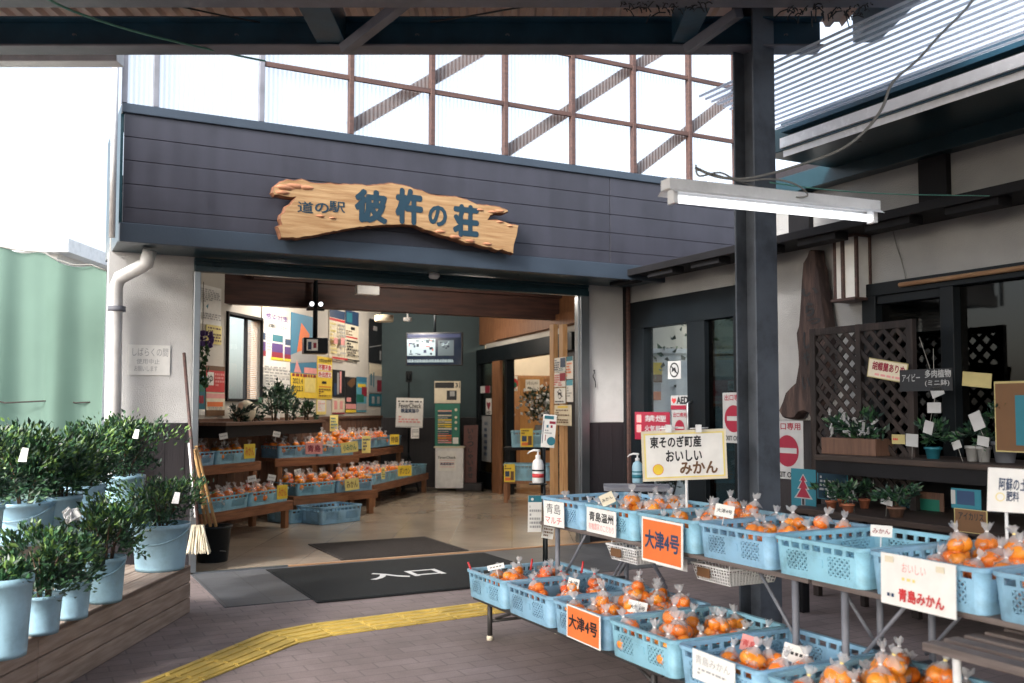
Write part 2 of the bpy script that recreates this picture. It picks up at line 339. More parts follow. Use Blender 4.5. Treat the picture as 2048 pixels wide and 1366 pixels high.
grime(M['blue'], .72, 6); grime(M['bucket'], .8, 5); grime(M['fascia'], .8, 1.5); grime(M['steelc'], .7, 3); grime(M['tactile'], .82, 3.5); grime(M['plaster'], .88, 1.2); grime(M['whitepl'], .85, 4); grime(M['rubber'], .6, 2)
# ------------------------------------------------------------------ frames of the place
fa, fb = G(385, 1148), G(1140, 1090)
FAC = Fr(fa, math.atan2(fb.y - fa.y, fb.x - fa.x))            # x along the shop front, y into the building
cx_, _ = FAC.pix(1256, 700)
RW = Fr(FAC.W(cx_, 0), FAC.rz - R(90))                          # x from the inner corner towards us, y behind the wing wall
ILW = Fr((-3.3, 10.0), math.atan2(.981, .196))                  # inner left wall: x away from us, y behind it
FRN = Fr((0, 0), 0)
def ipt(px):      # where the photo column meets the inner left wall
    return ILW.pix(px, 700)[0]
bw0 = ILW.W(ipt(762), 0); bw1 = Vector((-.55, 15.9, 0))
BKW = Fr(bw0, math.atan2(bw1.y - bw0.y, bw1.x - bw0.x)); BKL = (bw1 - bw0).length
dw0 = bw1; dw1 = Vector((.80, 12.0, 0))
DRW = Fr(dw0, math.atan2(dw1.y - dw0.y, dw1.x - dw0.x)); DRL = (dw1 - dw0).length
print('FAC', FAC.o, math.degrees(FAC.rz), 'corner', cx_, RW.o, 'BK', bw0, BKL, DRL)

# ------------------------------------------------------------------ ground
def struct(mb, name, mats, fr=None, label=None, kind='structure'):
    o = mb.build(name, mats)
    if fr: o.location = fr.o; o.rotation_euler = (0, 0, fr.rz)
    o['kind'] = kind
    if label: o['label'] = label
    return o
M['paver'] = brickm('brown_block_paving', (.25,.20,.195), (.215,.172,.168), (.17,.14,.137), .22, .11, .005, .72, rz=FAC.rz, bump=.35)
M['asph'] = mat('grey_asphalt', (.05,.052,.056), .85, var=.25, scale=8, bump=.5, bscale=250)
M['tilegrey'] = brickm('grey_apron_tile', (.10,.105,.115), (.088,.092,.10), (.06,.062,.066), .3, .3, .004, .5, rz=0, bump=.2, off=0)
M['infloor'] = brickm('polished_cream_tile', (.42,.35,.275), (.39,.325,.255), (.29,.235,.185), .6, .6, .003, .17, rz=0, bump=.05, off=0, blot=(.9,1.08))
mb = MB(); mb.add([(-70,-40,-.012),(70,-40,-.012),(70,140,-.012),(-70,140,-.012)], [(0,1,2,3)]); struct(mb, 'ground', M['asph'])
mb = MB(); mb.add([FAC.W(-6,-8,-.002), FAC.W(9,-8,-.002), FAC.W(9,.3,-.002), FAC.W(-6,.3,-.002)], [(0,1,2,3)]); struct(mb, 'pavement', M['paver'])
ax0 = FAC.L(G(378, 1222)).y
mb = MB(); mb.box(-.02, 4.3, ax0, -.01, -.02, .004); struct(mb, 'entrance_apron', M['tilegrey'], FAC)
pts = [FAC.W(-.62,.0), FAC.W(4.25,.0), Vector((1.7,12,0)), Vector((2.6,20.5,0)), Vector((-1.6,20.5,0)), ILW.W(-1.0,.11)]
mb = MB(); mb.plan(pts, -.05, .008); struct(mb, 'floor', M['infloor'])
mb = MB(); mb.box(0, .75, -.035, .0, 0, .016, 1); mb.box(.75, 4.2, -.035, .0, 0, .014, 0)
o = struct(mb, 'threshold', [M['woodlt_x'], M['stain']], FAC)

# tactile strip: two runs of ribbed tiles
mb = MB()
def strip(P0, P1, Q0, Q1, n):      # edge P and edge Q, both run along
    for i in range(n):
        a, b = i/n + .004, (i+1)/n - .004
        c = [P0.lerp(P1,a), P0.lerp(P1,b), Q0.lerp(Q1,b), Q0.lerp(Q1,a)]
        z0, z1 = -.001, .006
        mb.add([(p.x,p.y,z0) for p in c]+[(p.x,p.y,z1) for p in c], [(4,5,6,7),(0,1,5,4),(1,2,6,5),(2,3,7,6),(3,0,4,7)])
        for k in range(4):
            t = (k+.5)/4
            s0, s1 = c[0].lerp(c[3], t), c[1].lerp(c[2], t)
            A, B = s0.lerp(s1,.04), s0.lerp(s1,.96)
            mb.bar((A.x,A.y,.0085),(B.x,B.y,.0085), .026, .007)
tP = [G(230,1389), G(530,1266), G(620,1249), G(1000,1201)]; tQ = [G(330,1393), G(598,1286), G(664,1272), G(1060,1218)]
strip(tP[3], tP[2], tQ[3], tQ[2], 5); strip(tP[2], tP[1], tQ[2], tQ[1], 1); strip(tP[1], tP[0], tQ[1], tQ[0], 4)
far = FAC.x
strip(tP[3]+far*.31, tP[3]+far*.01, tQ[3]+far*.31, tQ[3]+far*.01, 1)
o = mb.build('tactile_paving', M['tactile']); o['kind'] = 'structure'

# mats
def matpoly(name, label, px, h, ms, fr, ribs=None):
    P = [fr.L(G(*p)) for p in px]
    x0 = (P[0].x+P[3].x)/2; x1 = (P[1].x+P[2].x)/2; y1 = (P[0].y+P[1].y)/2; y0 = (P[2].y+P[3].y)/2
    w_, d_ = x1-x0, y1-y0
    mb = MB(); mb.box(0, w_, 0, d_, 0, h)
    if ribs:
        n = int(d_/.03)
        for i in range(n): mb.box(.03, w_-.03, .03+i*(d_-.06)/n, .03+(i+.55)*(d_-.06)/n, h, h+.004, 1)
    else:
        mb.box(-.02,0,-.02,d_+.02,0,h*.6); mb.box(w_,w_+.02,-.02,d_+.02,0,h*.6); mb.box(0,w_,-.02,0,0,h*.6); mb.box(0,w_,d_,d_+.02,0,h*.6)
    return mb, fr.W(x0, y0, .009 if ribs is not None or h < .01 else .006), w_, d_
mb, loc, w_, d_ = matpoly('m', '', [(555,1146),(968,1103),(1110,1160),(628,1207)], .008, None, FAC)
loc = Vector(loc); loc.z = .005
vs_, fs_ = textgeo('入口', .03)
p0, p1 = FAC.L(G(752,1163)), FAC.L(G(858,1141))
cxm = (p0.x+p1.x)/2 - FAC.L(loc).x; cym = (p0.y+p1.y)/2 - FAC.L(loc).y
xs = [v[0] for v in vs_]; ys = [v[1] for v in vs_]; sc = .62/(max(xs)-min(xs))
mb.add([(cxm+(v[0]-(max(xs)+min(xs))/2)*sc, cym+(v[1]-(max(ys)+min(ys))/2)*sc*.9, .0095) for v in vs_], fs_, 1)
o = mb.build('door_mat', [M['rubber'], M['whitepl']], None, loc, (0,0,FAC.rz)); tag(o, 'large black entrance mat with two white characters', 'door mat')
mb, loc, w_, d_ = matpoly('m', '', [(613,1092),(845,1076),(938,1102),(690,1124)], .008, None, FAC, ribs=True)
o = mb.build('door_mat', [M['rubber2'], M['rubber2']], None, loc, (0,0,FAC.rz)); tag(o, 'small dark brown ribbed mat on the polished floor', 'door mat')

# ------------------------------------------------------------------ the shop building
B = thing('shop_building', 'market shop with white plaster walls, dark siding fascia and wide open entrance', 'building', FAC.o, FAC.rz)
YF = -.6
uL, zT = FAC.pix(250, 200, YF); uR, zT2 = FAC.pix(1475, 385, YF); _, zB = FAC.pix(240, 487, YF); _, zB2 = FAC.pix(1195, 550, YF)
ZT = (zT*2 + zT2)/3; ZB = (zB*2+zB2)/3; UR = FAC.pix(1575, 420, YF)[0]
_, zo1 = FAC.pix(400, 548); _, zo2 = FAC.pix(1170, 590); ZO = (zo1+zo2)/2
uJ = FAC.pix(1145, 800)[0]; uJ2 = FAC.pix(1174, 800)[0]; uWL = FAC.pix(212, 800)[0]
ZD = FAC.pix(300, 846)[1]
print('fascia', uL, uR, zT, zT2, zB, zB2, 'open', zo1, zo2, 'jamb', uJ, uJ2, 'dado', ZD, uWL)
# walls
mb = MB(); mb.box(uWL, -.03, 0, .15, ZD, ZB+.02); mb.box(uJ2, cx_+.0, 0, .09, ZD-.02, ZB+.02)
mb.box(uWL, -.03, .02, .15, 0, ZD); mb.box(uJ2, cx_, .02, .09, 0, ZD-.02)
mb.box(-.03, uJ2, .03, .15, ZO+.12, ZB+.02); mb.build('wall', M['plaster'], B)
for u0, u1, zz in ((uWL, -.03, ZD-.004), (uJ2, cx_-.002, ZD-.024)):
    mb = MB(); mb.box(u0, u1, -.012, .02, 0, zz); u = u0 + .12
    while u < u1 - .03: mb.box(u, u+.008, -.016, -.012, 0, zz-.006); u += .15
    mb.build('dado_panel', M['dado'], B)
# fascia boards
mb = MB(); zz = ZT - .07; bh = .172; k = 0
seams = [FAC.pix(1220, 450, YF)[0]]
while zz > ZB + .16:
    z0 = max(zz - bh, ZB + .14)
    mb.box(uL, seams[0]-.003, YF, YF+.03, z0+.004, zz); mb.box(seams[0]+.003, UR, YF, YF+.03, z0+.004, zz); mb.box(uL, UR, YF+.006, YF+.03, z0-.002, z0+.004); zz = z0
mb.build('fascia_siding', M['fascia'], B, bevel=.003)
mb = MB(); mb.box(uL-.02, UR, YF-.02, YF+.05, ZT-.07, ZT); mb.box(uL-.02, UR, YF-.025, YF+.06, ZB, ZB+.14); mb.build('fascia_trim', M['trim'], B, bevel=.006)
mb = MB(); mb.box(uL, UR, YF+.061, -.0, ZB+.02, ZB+.04); mb.box(uL-.02, uL, YF+.06, .6, ZB+.02, ZT); mb.box(uL, UR, YF+.05, .0, ZT-.05, ZT-.03); mb.build('soffit', M['soffit'], B)
# header and jambs
mb = MB(); mb.box(-.03, uJ2, -.05, .03, ZO, ZO+.05); mb.box(-.03, uJ2, -.035, .03, ZO+.05, ZO+.085); mb.box(-.03, uJ2, -.05, .03, ZO+.085, ZO+.11)
mb.build('entrance_header', M['soffit'], B, bevel=.004)
uJ = FAC.pix(1157, 800)[0]
mb = MB(); mb.box(uJ, uJ2, -.05, .07, .014, ZO); mb.box(uJ-.012, uJ, -.02, .0, .014, ZO); mb.build('door_jamb', M['stain'], B, bevel=.006)
mb = MB(); mb.box(-.035, .02, -.05, .16, .014, ZO); mb.build('door_jamb', M['stain'], B, bevel=.006)
# roof slab over the hall
CZ = 3.0
pl = [FAC.L(p) for p in pts]
mb = MB(); pl[0] = Vector((uWL, .02, 0)); mb.plan([(p.x, p.y) for p in pl], CZ, CZ+.12); mb.build('ceiling', M['dark'], B)
# inner walls, built in world coordinates and parented through the inverse
def part_world(mb, name, ms, parent=B, bevel=0):
    o = mb.build(name, ms, None, bevel=bevel); o.parent = parent
    o.matrix_parent_inverse = (Matrix.Translation(parent.location) @ Euler(parent.rotation_euler).to_matrix().to_4x4()).inverted(); return o
def frbox(mb, fr, x0,x1,y0,y1,z0,z1,m=0):
    vs = [fr.W(x,y,z) for z in (z0,z1) for x,y in ((x0,y0),(x1,y0),(x1,y1),(x0,y1))]
    mb.add(vs, [(0,3,2,1),(4,5,6,7),(0,1,5,4),(1,2,6,5),(2,3,7,6),(3,0,4,7)], m)
xw0, zw1 = ILW.pix(455, 628); xw1, _ = ILW.pix(521, 640); _, zw0 = ILW.pix(455, 797)
xe = ipt(762); xs0 = -1.0; DI = 1.16
mb = MB(); frbox(mb, ILW, xs0, xw0, 0,.12, DI, CZ); frbox(mb, ILW, xw1, xe+.1, 0,.12, DI, CZ); frbox(mb, ILW, xw0, xw1, 0,.12, DI, zw0); frbox(mb, ILW, xw0, xw1, 0,.12, zw1, CZ); frbox(mb, ILW, xs0, xe+.1, .02,.12, 0, DI)
q0 = FAC.W(uWL+.01,.1); q1 = ILW.W(xs0,.1); QW = Fr(q0, math.atan2(q1.y-q0.y, q1.x-q0.x)); frbox(mb, QW, 0, (q1-q0).length, -.1, 0, 0, CZ)
part_world(mb, 'inner_wall', M['plaster_in'])
mb = MB(); frbox(mb, ILW, xs0, xe, -.015,.02, 0, DI); frbox(mb, ILW, xs0, xe, -.04,.0, DI, DI+.035)
x = xs0
while x < xe: frbox(mb, ILW, x, x+.01, -.02,-.015, 0, DI); x += .2
part_world(mb, 'inner_dado', M['dado_in'])
M['greywall'] = mat('grey_green_inner_wall', (.055,.085,.095), .8, var=.08)
mb = MB(); frbox(mb, BKW, -.1, BKL+.1, 0,.12, DI, CZ); part_world(mb, 'back_wall', M['greywall'])
mb = MB(); frbox(mb, BKW, -.1, BKL+.1, -.02,.12, 0, DI-.002); part_world(mb, 'back_dado', M['dado'])
# sliding door wall at the back right
def dpx(px, py=800): return DRW.pix(px, py)
ZH1 = DRW.pix(1105, 672)[1]; ZH0 = DRW.pix(1105, 707)[1]
xo0, xo1 = dpx(1019)[0], dpx(1112)[0]
mb = MB(); frbox(mb, DRW, -.02, DRL, -.05,.08, ZH0, ZH1); frbox(mb, DRW, 0,.09,-.05,.08,0,ZH0); frbox(mb, DRW, xo0-.1,xo0,-.05,.08,0,ZH0); frbox(mb, DRW, .09, xo0-.2,-.02,.05,1.12,1.2); frbox(mb, DRW, .09, xo0-.2,-.02,.05,0,.28)
part_world(mb, 'door_frame', M['darkfr'], bevel=.004)
xp0, xp1 = dpx(996)[0], dpx(1012)[0]
mb = MB(); frbox(mb, DRW, xp0, xp1, -.1,-.052,0,ZH0); part_world(mb, 'door_post', M['woodorz'], bevel=.004)
mb = MB(); frbox(mb, DRW, .09, xo0-.2, 0,.012,.28,1.12); frbox(mb, DRW, .09, xo0-.2, 0,.012,1.2,ZH0); part_world(mb, 'door_glass', M['darkglass'])
mb = MB(); frbox(mb, DRW, -.02, DRL+.3, -.0,.1, ZH1+.09, CZ, 0); frbox(mb, DRW, xo1+.02, DRL+.3, 0,.1, 0, ZH1-.002, 2); frbox(mb, DRW, .3, DRL+.3, .02,.1, ZH1, ZH1+.09, 1)
frbox(mb, DRW, xo0-.6, DRL+.3, -.06,.0, ZH1+.10, ZH1+.26, 0)
part_world(mb, 'door_wall', [M['woodorz'], M['plaster_in'], M['dado']])
for pxa in (1108, 1127):
    xa = DRW.pix(pxa, 700, -.3)[0]; xb = DRW.pix(pxa+8, 700, -.3)[0]; zt_ = DRW.pix(pxa, 650, -.3)[1]
    mb = MB(); frbox(mb, DRW, xa, xb, -.36,-.30, 0, zt_); part_world(mb, 'slat_post', M['woodlt'], bevel=.003)
# hall right side wall
e0 = FAC.W(uJ2+.02, .09); e1 = DRW.W(DRL, 0)
SW = Fr(e0, math.atan2(e1.y-e0.y, e1.x-e0.x)); SWL = (e1-e0).length
mb = MB(); frbox(mb, SW, 0, SWL, -.12, 0, 0, CZ); part_world(mb, 'side_wall', M['plaster_in'])
# shop room past the sliding door
M['roomwall'] = mat('cream_room_wall', (.62,.56,.47), .9, var=.05)
M['ochre'] = wood('ochre_panel', (.22,.10,.04), (.34,.17,.07), 2)
mb = MB(); frbox(mb, DRW, -2.2, 4.3, 3.6,3.7, 0, CZ, 0); frbox(mb, DRW, -2.3,-2.2, .1,3.7,0,CZ, 0); frbox(mb, DRW, 4.3,4.4,.1,3.7,0,CZ,0); frbox(mb, DRW, -2.3, -.02, 0,.1,0,CZ,0)
part_world(mb, 'room_wall', M['roomwall'])
mb = MB(); frbox(mb, DRW, -2.2, 4.3, 3.54,3.6, 0, 1.75); frbox(mb, DRW, -2.2, 4.3, 3.5,3.6, 1.75,1.8); frbox(mb, DRW, -2.2, -2.16, .1,3.5, 0,1.92); frbox(mb, DRW, -2.16, -2.13, .1,3.5, 1.88,1.95); part_world(mb, 'room_panelling', M['ochre'])
# inner lintel beam
dl = ILW.W(ipt(447), 0); bl = FAC.L(dl); YB = bl.y
ZBb = (FAC.pix(447, 609, YB)[1] + FAC.pix(1145, 639, YB)[1]) / 2
mb = MB(); mb.box(bl.x, 6.0, YB, YB+.15, ZBb, CZ); mb.build('lintel_beam', M['woodbeam'], B, bevel=.008)
mb = MB()
for k in range(2): mb.box(bl.x+.3, 5.9, YB-.1, YB, ZBb+.28+k*.12, ZBb+.33+k*.12)
mb.build('lintel_rail', M['woodbeam'], B)
# left window of the hall
wn = thing('hall_window', 'tall narrow window with louvre blind in the poster wall', 'window', ILW.W(xw0, 0, zw0), ILW.rz)
ww, wh = xw1-xw0, zw1-zw0
mb = MB(); mb.box(-.03,0,-.03,.12,-.03,wh+.03); mb.box(ww,ww+.03,-.03,.12,-.03,wh+.03); mb.box(0,ww,-.03,.12,-.03,0); mb.box(0,ww,-.03,.12,wh,wh+.03); mb.box(ww*.62,ww*.66,.02,.06,0,wh); mb.build('window_frame', M['dark'], wn, bevel=.003)
mb = MB(); mb.add([(0,.08,0),(ww,.08,0),(ww,.08,wh),(0,.08,wh)], [(0,1,2,3)]); mb.build('window_pane', M['glass'], wn)
mb = MB(); n = 42
for i in range(n):
    z = (i+.5)*wh/n; mb.add([(ww*.68,.03,z-.006),(ww,.03,z-.006),(ww,.055,z+.008),(ww*.68,.055,z+.008)], [(0,1,2,3)]); mb.add([(0.0,.03,z-.006),(ww*.16,.03,z-.006),(ww*.16,.055,z+.008),(0,.055,z+.008)], [(0,1,2,3)])
mb.build('blind', M['woodlt_x'], wn)

# ------------------------------------------------------------------ the right wing
def rx(px): return RW.pix(px, 700)[0]
W2 = thing('wing_building', 'right wing with grey white plaster wall, dark window and deep dark eaves', 'building', RW.o, RW.rz)
XE = 12.5
YP = -.42; ZL = RW.pix(1560, 478, YP)[1]; xP = RW.pix(1200, 548, YP)[0]; ZW = RW.pix(2040, 270)[1]
xd1 = rx(1482); xwin0 = rx(1735); zwin1 = RW.pix(1735, 571)[1]; ZDr = RW.pix(1270, 605)[1]
print('RW eave', ZL, 'upper', ZW, 'door', xd1, ZDr, 'win', xwin0, zwin1)
ZDD = RW.pix(1600, 840)[1]
xup = RW.pix(1500, 450, 0)[0]; print('xup', xup)
mb = MB(); mb.box(.0, xd1, 0,.12, ZDr, ZL-.0); mb.box(xup, xd1, 0,.12, ZL, ZW+.1); mb.box(xd1, xwin0, 0,.12, ZDD, ZW+.1); mb.box(xwin0, XE, 0,.12, zwin1, ZW+.1); mb.box(xd1, xwin0, .02,.12, 0, ZDD)
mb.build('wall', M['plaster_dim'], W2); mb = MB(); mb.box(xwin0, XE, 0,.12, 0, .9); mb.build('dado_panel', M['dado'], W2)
mb = MB(); mb.box(xd1, xwin0, -.012, .02, 0, ZDD-.004); mb.build('dado_panel', M['dado'], W2)
mb = MB(); mb.box(-.005, .04, -.06, .0, 0, ZL-.03); mb.build('corner_post', M['dark'], W2, bevel=.003)
mb = MB(); mb.box(.042, .075, -.05, -.022, 0, ZL-.03); mb.build('corner_trim', M['purlin'], W2)
# low eave line with stepped rafter tails
mb = MB(); mb.box(xP, XE, YP, .0, ZL-.015, ZL+.02); mb.box(xP, XE, YP-.01, YP+.02, ZL-.03, ZL+.03)
mb.build('pent_eave', M['dark'], W2, bevel=.003)
n = 0; xr = xP+.12
while xr < XE:
    mb = MB(); mb.box(xr, xr+.36, YP+.03, YP+.16, ZL-.075, ZL-.016); mb.build('rafter_tail', M['dark'], W2, bevel=.004); xr += .62
xr = 2.3
while xr < XE:
    mb = MB(); mb.box(xr, xr+.22, -.05, .0, ZL+.021, ZW+.0); mb.build('wall_post', M['dark'], W2, bevel=.004); xr += 1.22
xg = RW.pix(1552, 250, -1.03)[0]
mb = MB(); mb.box(xup, XE, -.12, 0, ZW, ZW+.14); xs_ = RW.pix(1500, 320, -.9)[0]; mb.box(xs_, XE, -.9, -.12, ZW+.10, ZW+.14); mb.box(xs_, XE, -.93, -.9, ZW+.04, ZW+.2); mb.build('eave_soffit', M['soffit'], W2, bevel=.004)
zg = RW.pix(2048, 130, -1.0)[1]; zg1 = RW.pix(2048, 112, -1.0)[1]
mb = MB()
mb.box(xg, XE, -1.0,-.996, zg1-.045, zg1+.02); mb.box(xg, XE, -1.0,-.96, zg1-.046, zg1-.042); mb.box(xg, XE, -.97,-.966, zg1-.10, zg1-.058); mb.build('gutter', M['gutter'], W2)
mb = MB(); mb.box(xg, XE, -.985,-.965, zg1-.057, zg1-.047); mb.build('gutter_board', M['steel'], W2)
# cross beams between soffit and milky roof
mb = MB(); mb.box(xg, XE, -.99,-.91, zg1+.06, zg1+.13); mb.build('roof_rail', M['steel'], W2)
# wing door (glazed) and its frame
dr = thing('wing_door', 'dark framed glazed exit door at the inner corner', 'door', RW.W(.03, 0), RW.rz)
g0, g1 = rx(1290)-.03, rx(1377)-.03; g2, g3 = rx(1412)-.03, rx(1470)-.03; dW = xd1-.03
zg_t = RW.pix(1290, 656)[1]; zg_b = .25
mb = MB()
mb.box(0,dW,-.02,.1,zg_t,ZDr); mb.box(0,g0,-.02,.1,0,zg_t); mb.box(g1,g2,-.02,.1,0,zg_t); mb.box(g3,dW,-.02,.1,0,zg_t); mb.box(g0,g1,-.02,.1,0,zg_b); mb.box(g2,g3,-.02,.1,0,zg_b)
mb.build('door_frame', M['darkfr'], dr, bevel=.004)
mb = MB(); mb.box(g0,g1,.03,.036,zg_b,zg_t); mb.build('door_glass', M['glass'], dr)
mb = MB(); mb.box(g2,g3,.03,.036,zg_b,zg_t); mb.build('door_glass', M['darkglass'], dr)
mb = MB(); mb.tube([(g1+.07,-.02,.95),(g1+.07,-.07,.97),(g1+.07,-.07,1.35),(g1+.07,-.02,1.37)], .012); mb.build('handle', M['stain'], dr)
# wing window
xm = rx(1905)
wi = thing('wing_window', 'wide dark window with a lowered blind behind its left pane', 'window', RW.W(xwin0, 0, .9), RW.rz)
mb = MB(); H = zwin1-.9; mb.box(0,XE-xwin0,-.05,.1,H-.09,H); mb.box(0,.12,-.05,.1,0,H-.09); mb.box(xm-xwin0-.05,xm-xwin0+.05,-.05,.1,0,H-.09); mb.box(0,XE-xwin0,-.07,.1,-.05,0); mb.box(.12,xm-xwin0-.05,-.03,.06,H-.15,H-.09); mb.box(xm-xwin0+1.35,xm-xwin0+1.45,-.05,.1,0,H-.09)
mb.build('window_frame', M['darkfr'], wi, bevel=.004)
mb = MB(); mb.box(.12,xm-xwin0-.05,.02,.026,0,H-.15); mb.box(xm-xwin0+.05,XE-xwin0,.02,.026,0,H-.09); mb.build('window_pane', M['darkglass'], wi)
mb = MB()
for i in range(30): z = H-.2-i*.028; mb.add([(.14,.10,z),(xm-xwin0-.07,.10,z),(xm-xwin0-.07,.12,z+.016),(.14,.12,z+.016)], [(0,1,2,3)])
mb.build('blind', flat('dusty_green_blind', (.05,.085,.085)), wi)
mb = MB(); mb.tube([(.35,-.07,H-.04),(XE-xwin0,-.07,H-.04)], .016); mb.build('curtain_rod', M['woodlt_x'], wi)
# dark room behind the window
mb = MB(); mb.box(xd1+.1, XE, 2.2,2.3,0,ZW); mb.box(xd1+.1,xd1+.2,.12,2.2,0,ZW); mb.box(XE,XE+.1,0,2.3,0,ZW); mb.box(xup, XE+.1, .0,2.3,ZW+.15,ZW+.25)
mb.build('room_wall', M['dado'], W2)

# yard seen through the exit door
yd0 = Vector((1.45, 11.9, 0)); YD = Fr(yd0, R(8))
mb = MB(); mb.box(0, 2.6, 0, .1, 0, 2.0); mb.box(-.02, 2.62, -.03, .13, 2.0, 2.06)
o = mb.build('yard_wall', M['white'], None, YD.o, (0,0,YD.rz)); tag(o, 'white outdoor wall seen through the glass exit door', 'wall')

# ------------------------------------------------------------------ entrance canopy (steel) with clear screen and roofs
K = thing('entrance_canopy', 'dark steel canopy frame with ribbed roof over the forecourt', 'canopy', (0, 5.3, 0))
Kl = Vector((0, 5.3, 0))
def kpt(px, py, d): return D(px, py, d) - Kl
zb0 = kpt(800, 101, 5.3).z; zb1 = kpt(800, 46, 5.3).z
xr1 = kpt(1640, 100, 5.3).x
mb = MB(); X0 = -5.2
mb.box(X0, xr1, -.01, .01, zb0+.012, zb1); mb.box(X0, xr1, -.07, .07, zb0, zb0+.012, 1); mb.box(X0, xr1, -.07, .07, zb1, zb1+.012)
for px in (152, 475, 835, 1015, 1640-70):
    x = kpt(px, 73, 5.3).x; mb.lathe([(.0,.008),(.012,.008),(.012,0)], (x, -.02, (zb0+zb1)/2), 8, 1)
mb.build('main_beam', [M['steel'], M['steel2']], K, bevel=.003)
# near beam, only its lower flange shows
zc0 = zb0 - .02; yn = 2.0*FPX/(818-18)*1.0 - 5.3
yn = -.62
zn = D(1100, 4, 5.3+yn).z
mb = MB(); mb.box(X0, xr1+.3, yn-.01, yn+.01, zn+.012, zn+.2); mb.box(X0, xr1+.3, yn-.07, yn+.07, zn, zn+.012); mb.build('near_beam', M['steel2'], K, bevel=.003)
# column
yc = 0.0; cc = kpt(1510, 400, 5.3+yc); a_ = .162
mb = MB(); Mz = Matrix.Rotation(R(45-14.3), 3, 'Z')
Hc = zb1+.25; Cm = Vector((cc.x, yc, Hc/2))
mb.obox(Cm + Mz@Vector((0,-a_/2+.006,0)), (a_,.012,Hc), Mz); mb.obox(Cm + Mz@Vector((0,a_/2-.006,0)), (a_,.012,Hc), Mz); mb.obox(Cm, (.012,a_-.03,Hc), Mz)
# one paint over every face, the column stays one mesh
mb.build('column', M['steelc'], K)
mb = MB(); mb.obox((cc.x, yc, .01), (a_+.14, a_+.14, .02), Mz); mb.build('column_base', M['steel2'], K)
# braces
def brace(pa, pb, d, wd=.075, m='steel2'):
    A, Bp = kpt(*pa, d), kpt(*pb, d-.35); mb = MB(); mb.bar(A, Bp, .05, wd, up=(0,1,0)); mb.build('brace', M[m], K, bevel=.003)
brace((690, 98), (812, 2), 5.22); brace((1375, 98), (1478, 25), 5.22, .06)
# joists running towards us, and the hung block
for pxj, wj in ((668, .16), (1360, .12), (1720, .14)):
    p = kpt(pxj, 60, 5.3)
    mb = MB(); mb.box(p.x-wj/2, p.x+wj/2, -4.6, -.075, zb0+.015, zb1+.02); mb.build('joist', M['steel'], K, bevel=.003)
# ribbed roof deck
RD = zb1 + .12
mb = MB(); x = -4.2
while x < xr1+.2:
    mb.add([(x,-10.2,RD),(x+.03,-10.2,RD),(x+.045,-10.2,RD+.03),(x+.085,-10.2,RD+.03),(x+.1,-10.2,RD),
            (x,.35,RD),(x+.03,.35,RD),(x+.045,.35,RD+.03),(x+.085,.35,RD+.03),(x+.1,.35,RD)], [(i,i+1,i+6,i+5) for i in range(4)]); x += .1
mb.build('roof_sheet', M['deckroof'], K)
mb = MB()
for yy in (-.35, -1.5, -2.7, -3.9): mb.box(-4.2, xr1+.2, yy-.03, yy+.03, RD-.07, RD-.002)
mb.build('roof_purlin', M['woodlt_x'], K)
# left stub with white strip under the beam
pl_ = kpt(240, 128, 5.6); mb = MB(); mb.box(X0, pl_.x, .25,.36, pl_.z, pl_.z+.10); mb.build('side_rail', M['whitepl'], K, bevel=.004)

# clear screen over the fascia
S = thing('clear_screen', 'tall screen of clear corrugated sheet on brown timber framing above the fascia', 'screen', FAC.W(0, YF, ZT), FAC.rz)
ZS = 1.55
posts = [FAC.pix(px, 150, YF)[0] for px in (250, 313, 524, 703, 865, 1011, 1145, 1267, 1378, 1470)]
dlt = posts[-1]-posts[-2]; posts += [posts[-1]+.12]
for i, u in enumerate(posts):
    mb = MB(); mb.box(u-.019, u+.019, -.02, .04, 0, ZS); mb.build('post', M['steel2'] if i < 3 else M['purlin'], S, bevel=.003)
_, zr1 = FAC.pix(865, 178, YF); _, zr2 = FAC.pix(1267, 135, YF); _, z11 = FAC.pix(1267, 255, YF)
zr1 = (zr1 + z11)/2
for zr in (zr1-ZT, zr2-ZT):
    mb = MB(); mb.box(posts[2], posts[-1], -.012, .012, zr-.02, zr+.02); mb.build('rail', M['purlin'], S, bevel=.003)
for (a, b) in (((700,255),(962,102)), ((1008,306),(1262,138)), ((1268,345),(1470,188)), ((1262,138),(1330,96))):
    A = FAC.pix(*a, YF+.08); Bq = FAC.pix(*b, YF+.08); dd = (Vector((Bq[0]-A[0], Bq[1]-A[1]))); 
    mb = MB(); mb.bar((A[0], .08, A[1]-ZT), (Bq[0], .08, Bq[1]-ZT), .10, .03, up=(0,1,0)); 
    o = mb.build('brace', M['purlin'], S)
mb = MB()
mb.add([(posts[0],.045,-.02),(posts[-1],.045,-.02),(posts[-1],.045,ZS),(posts[0],.045,ZS)], [(0,1,2,3)]); mb.build('clear_sheet', M['poly'], S)

# milky translucent roof strip on the right
zm0 = RW.pix(2040, 78, -1.03)[1]
MR = thing('milky_roof', 'milky corrugated translucent roof strip along the wing eaves', 'roof', RW.W(0, 0, 0), RW.rz)
mb = MB(); nst = 13; ya, yb = -1.03, -1.66; za, zb_ = zm0, zm0+.12
for i in range(nst):
    t0, t1 = (i+.12)/nst, (i+.88)/nst
    f = lambda t: (ya+(yb-ya)*t, za+(zb_-za)*t)
    (y0, z0), (y1, z1) = f(t0), f(t1)
    mb.add([(xg,y0,z0),(XE,y0,z0),(XE,(y0+y1)/2,z0+.02),(xg,(y0+y1)/2,z0+.02),(XE,y1,z1),(xg,y1,z1)], [(0,1,2,3),(3,2,4,5)])
mb.build('translucent_sheet', M['polyroof'], MR)
mb = MB()
for i in range(nst+1):
    t = i/nst; y = ya+(yb-ya)*t; z = za+(zb_-za)*t; mb.box(xg, XE, y-.005, y+.005, z-.006, z+.006)
mb.build('sheet_rib', M['ribm'], MR)

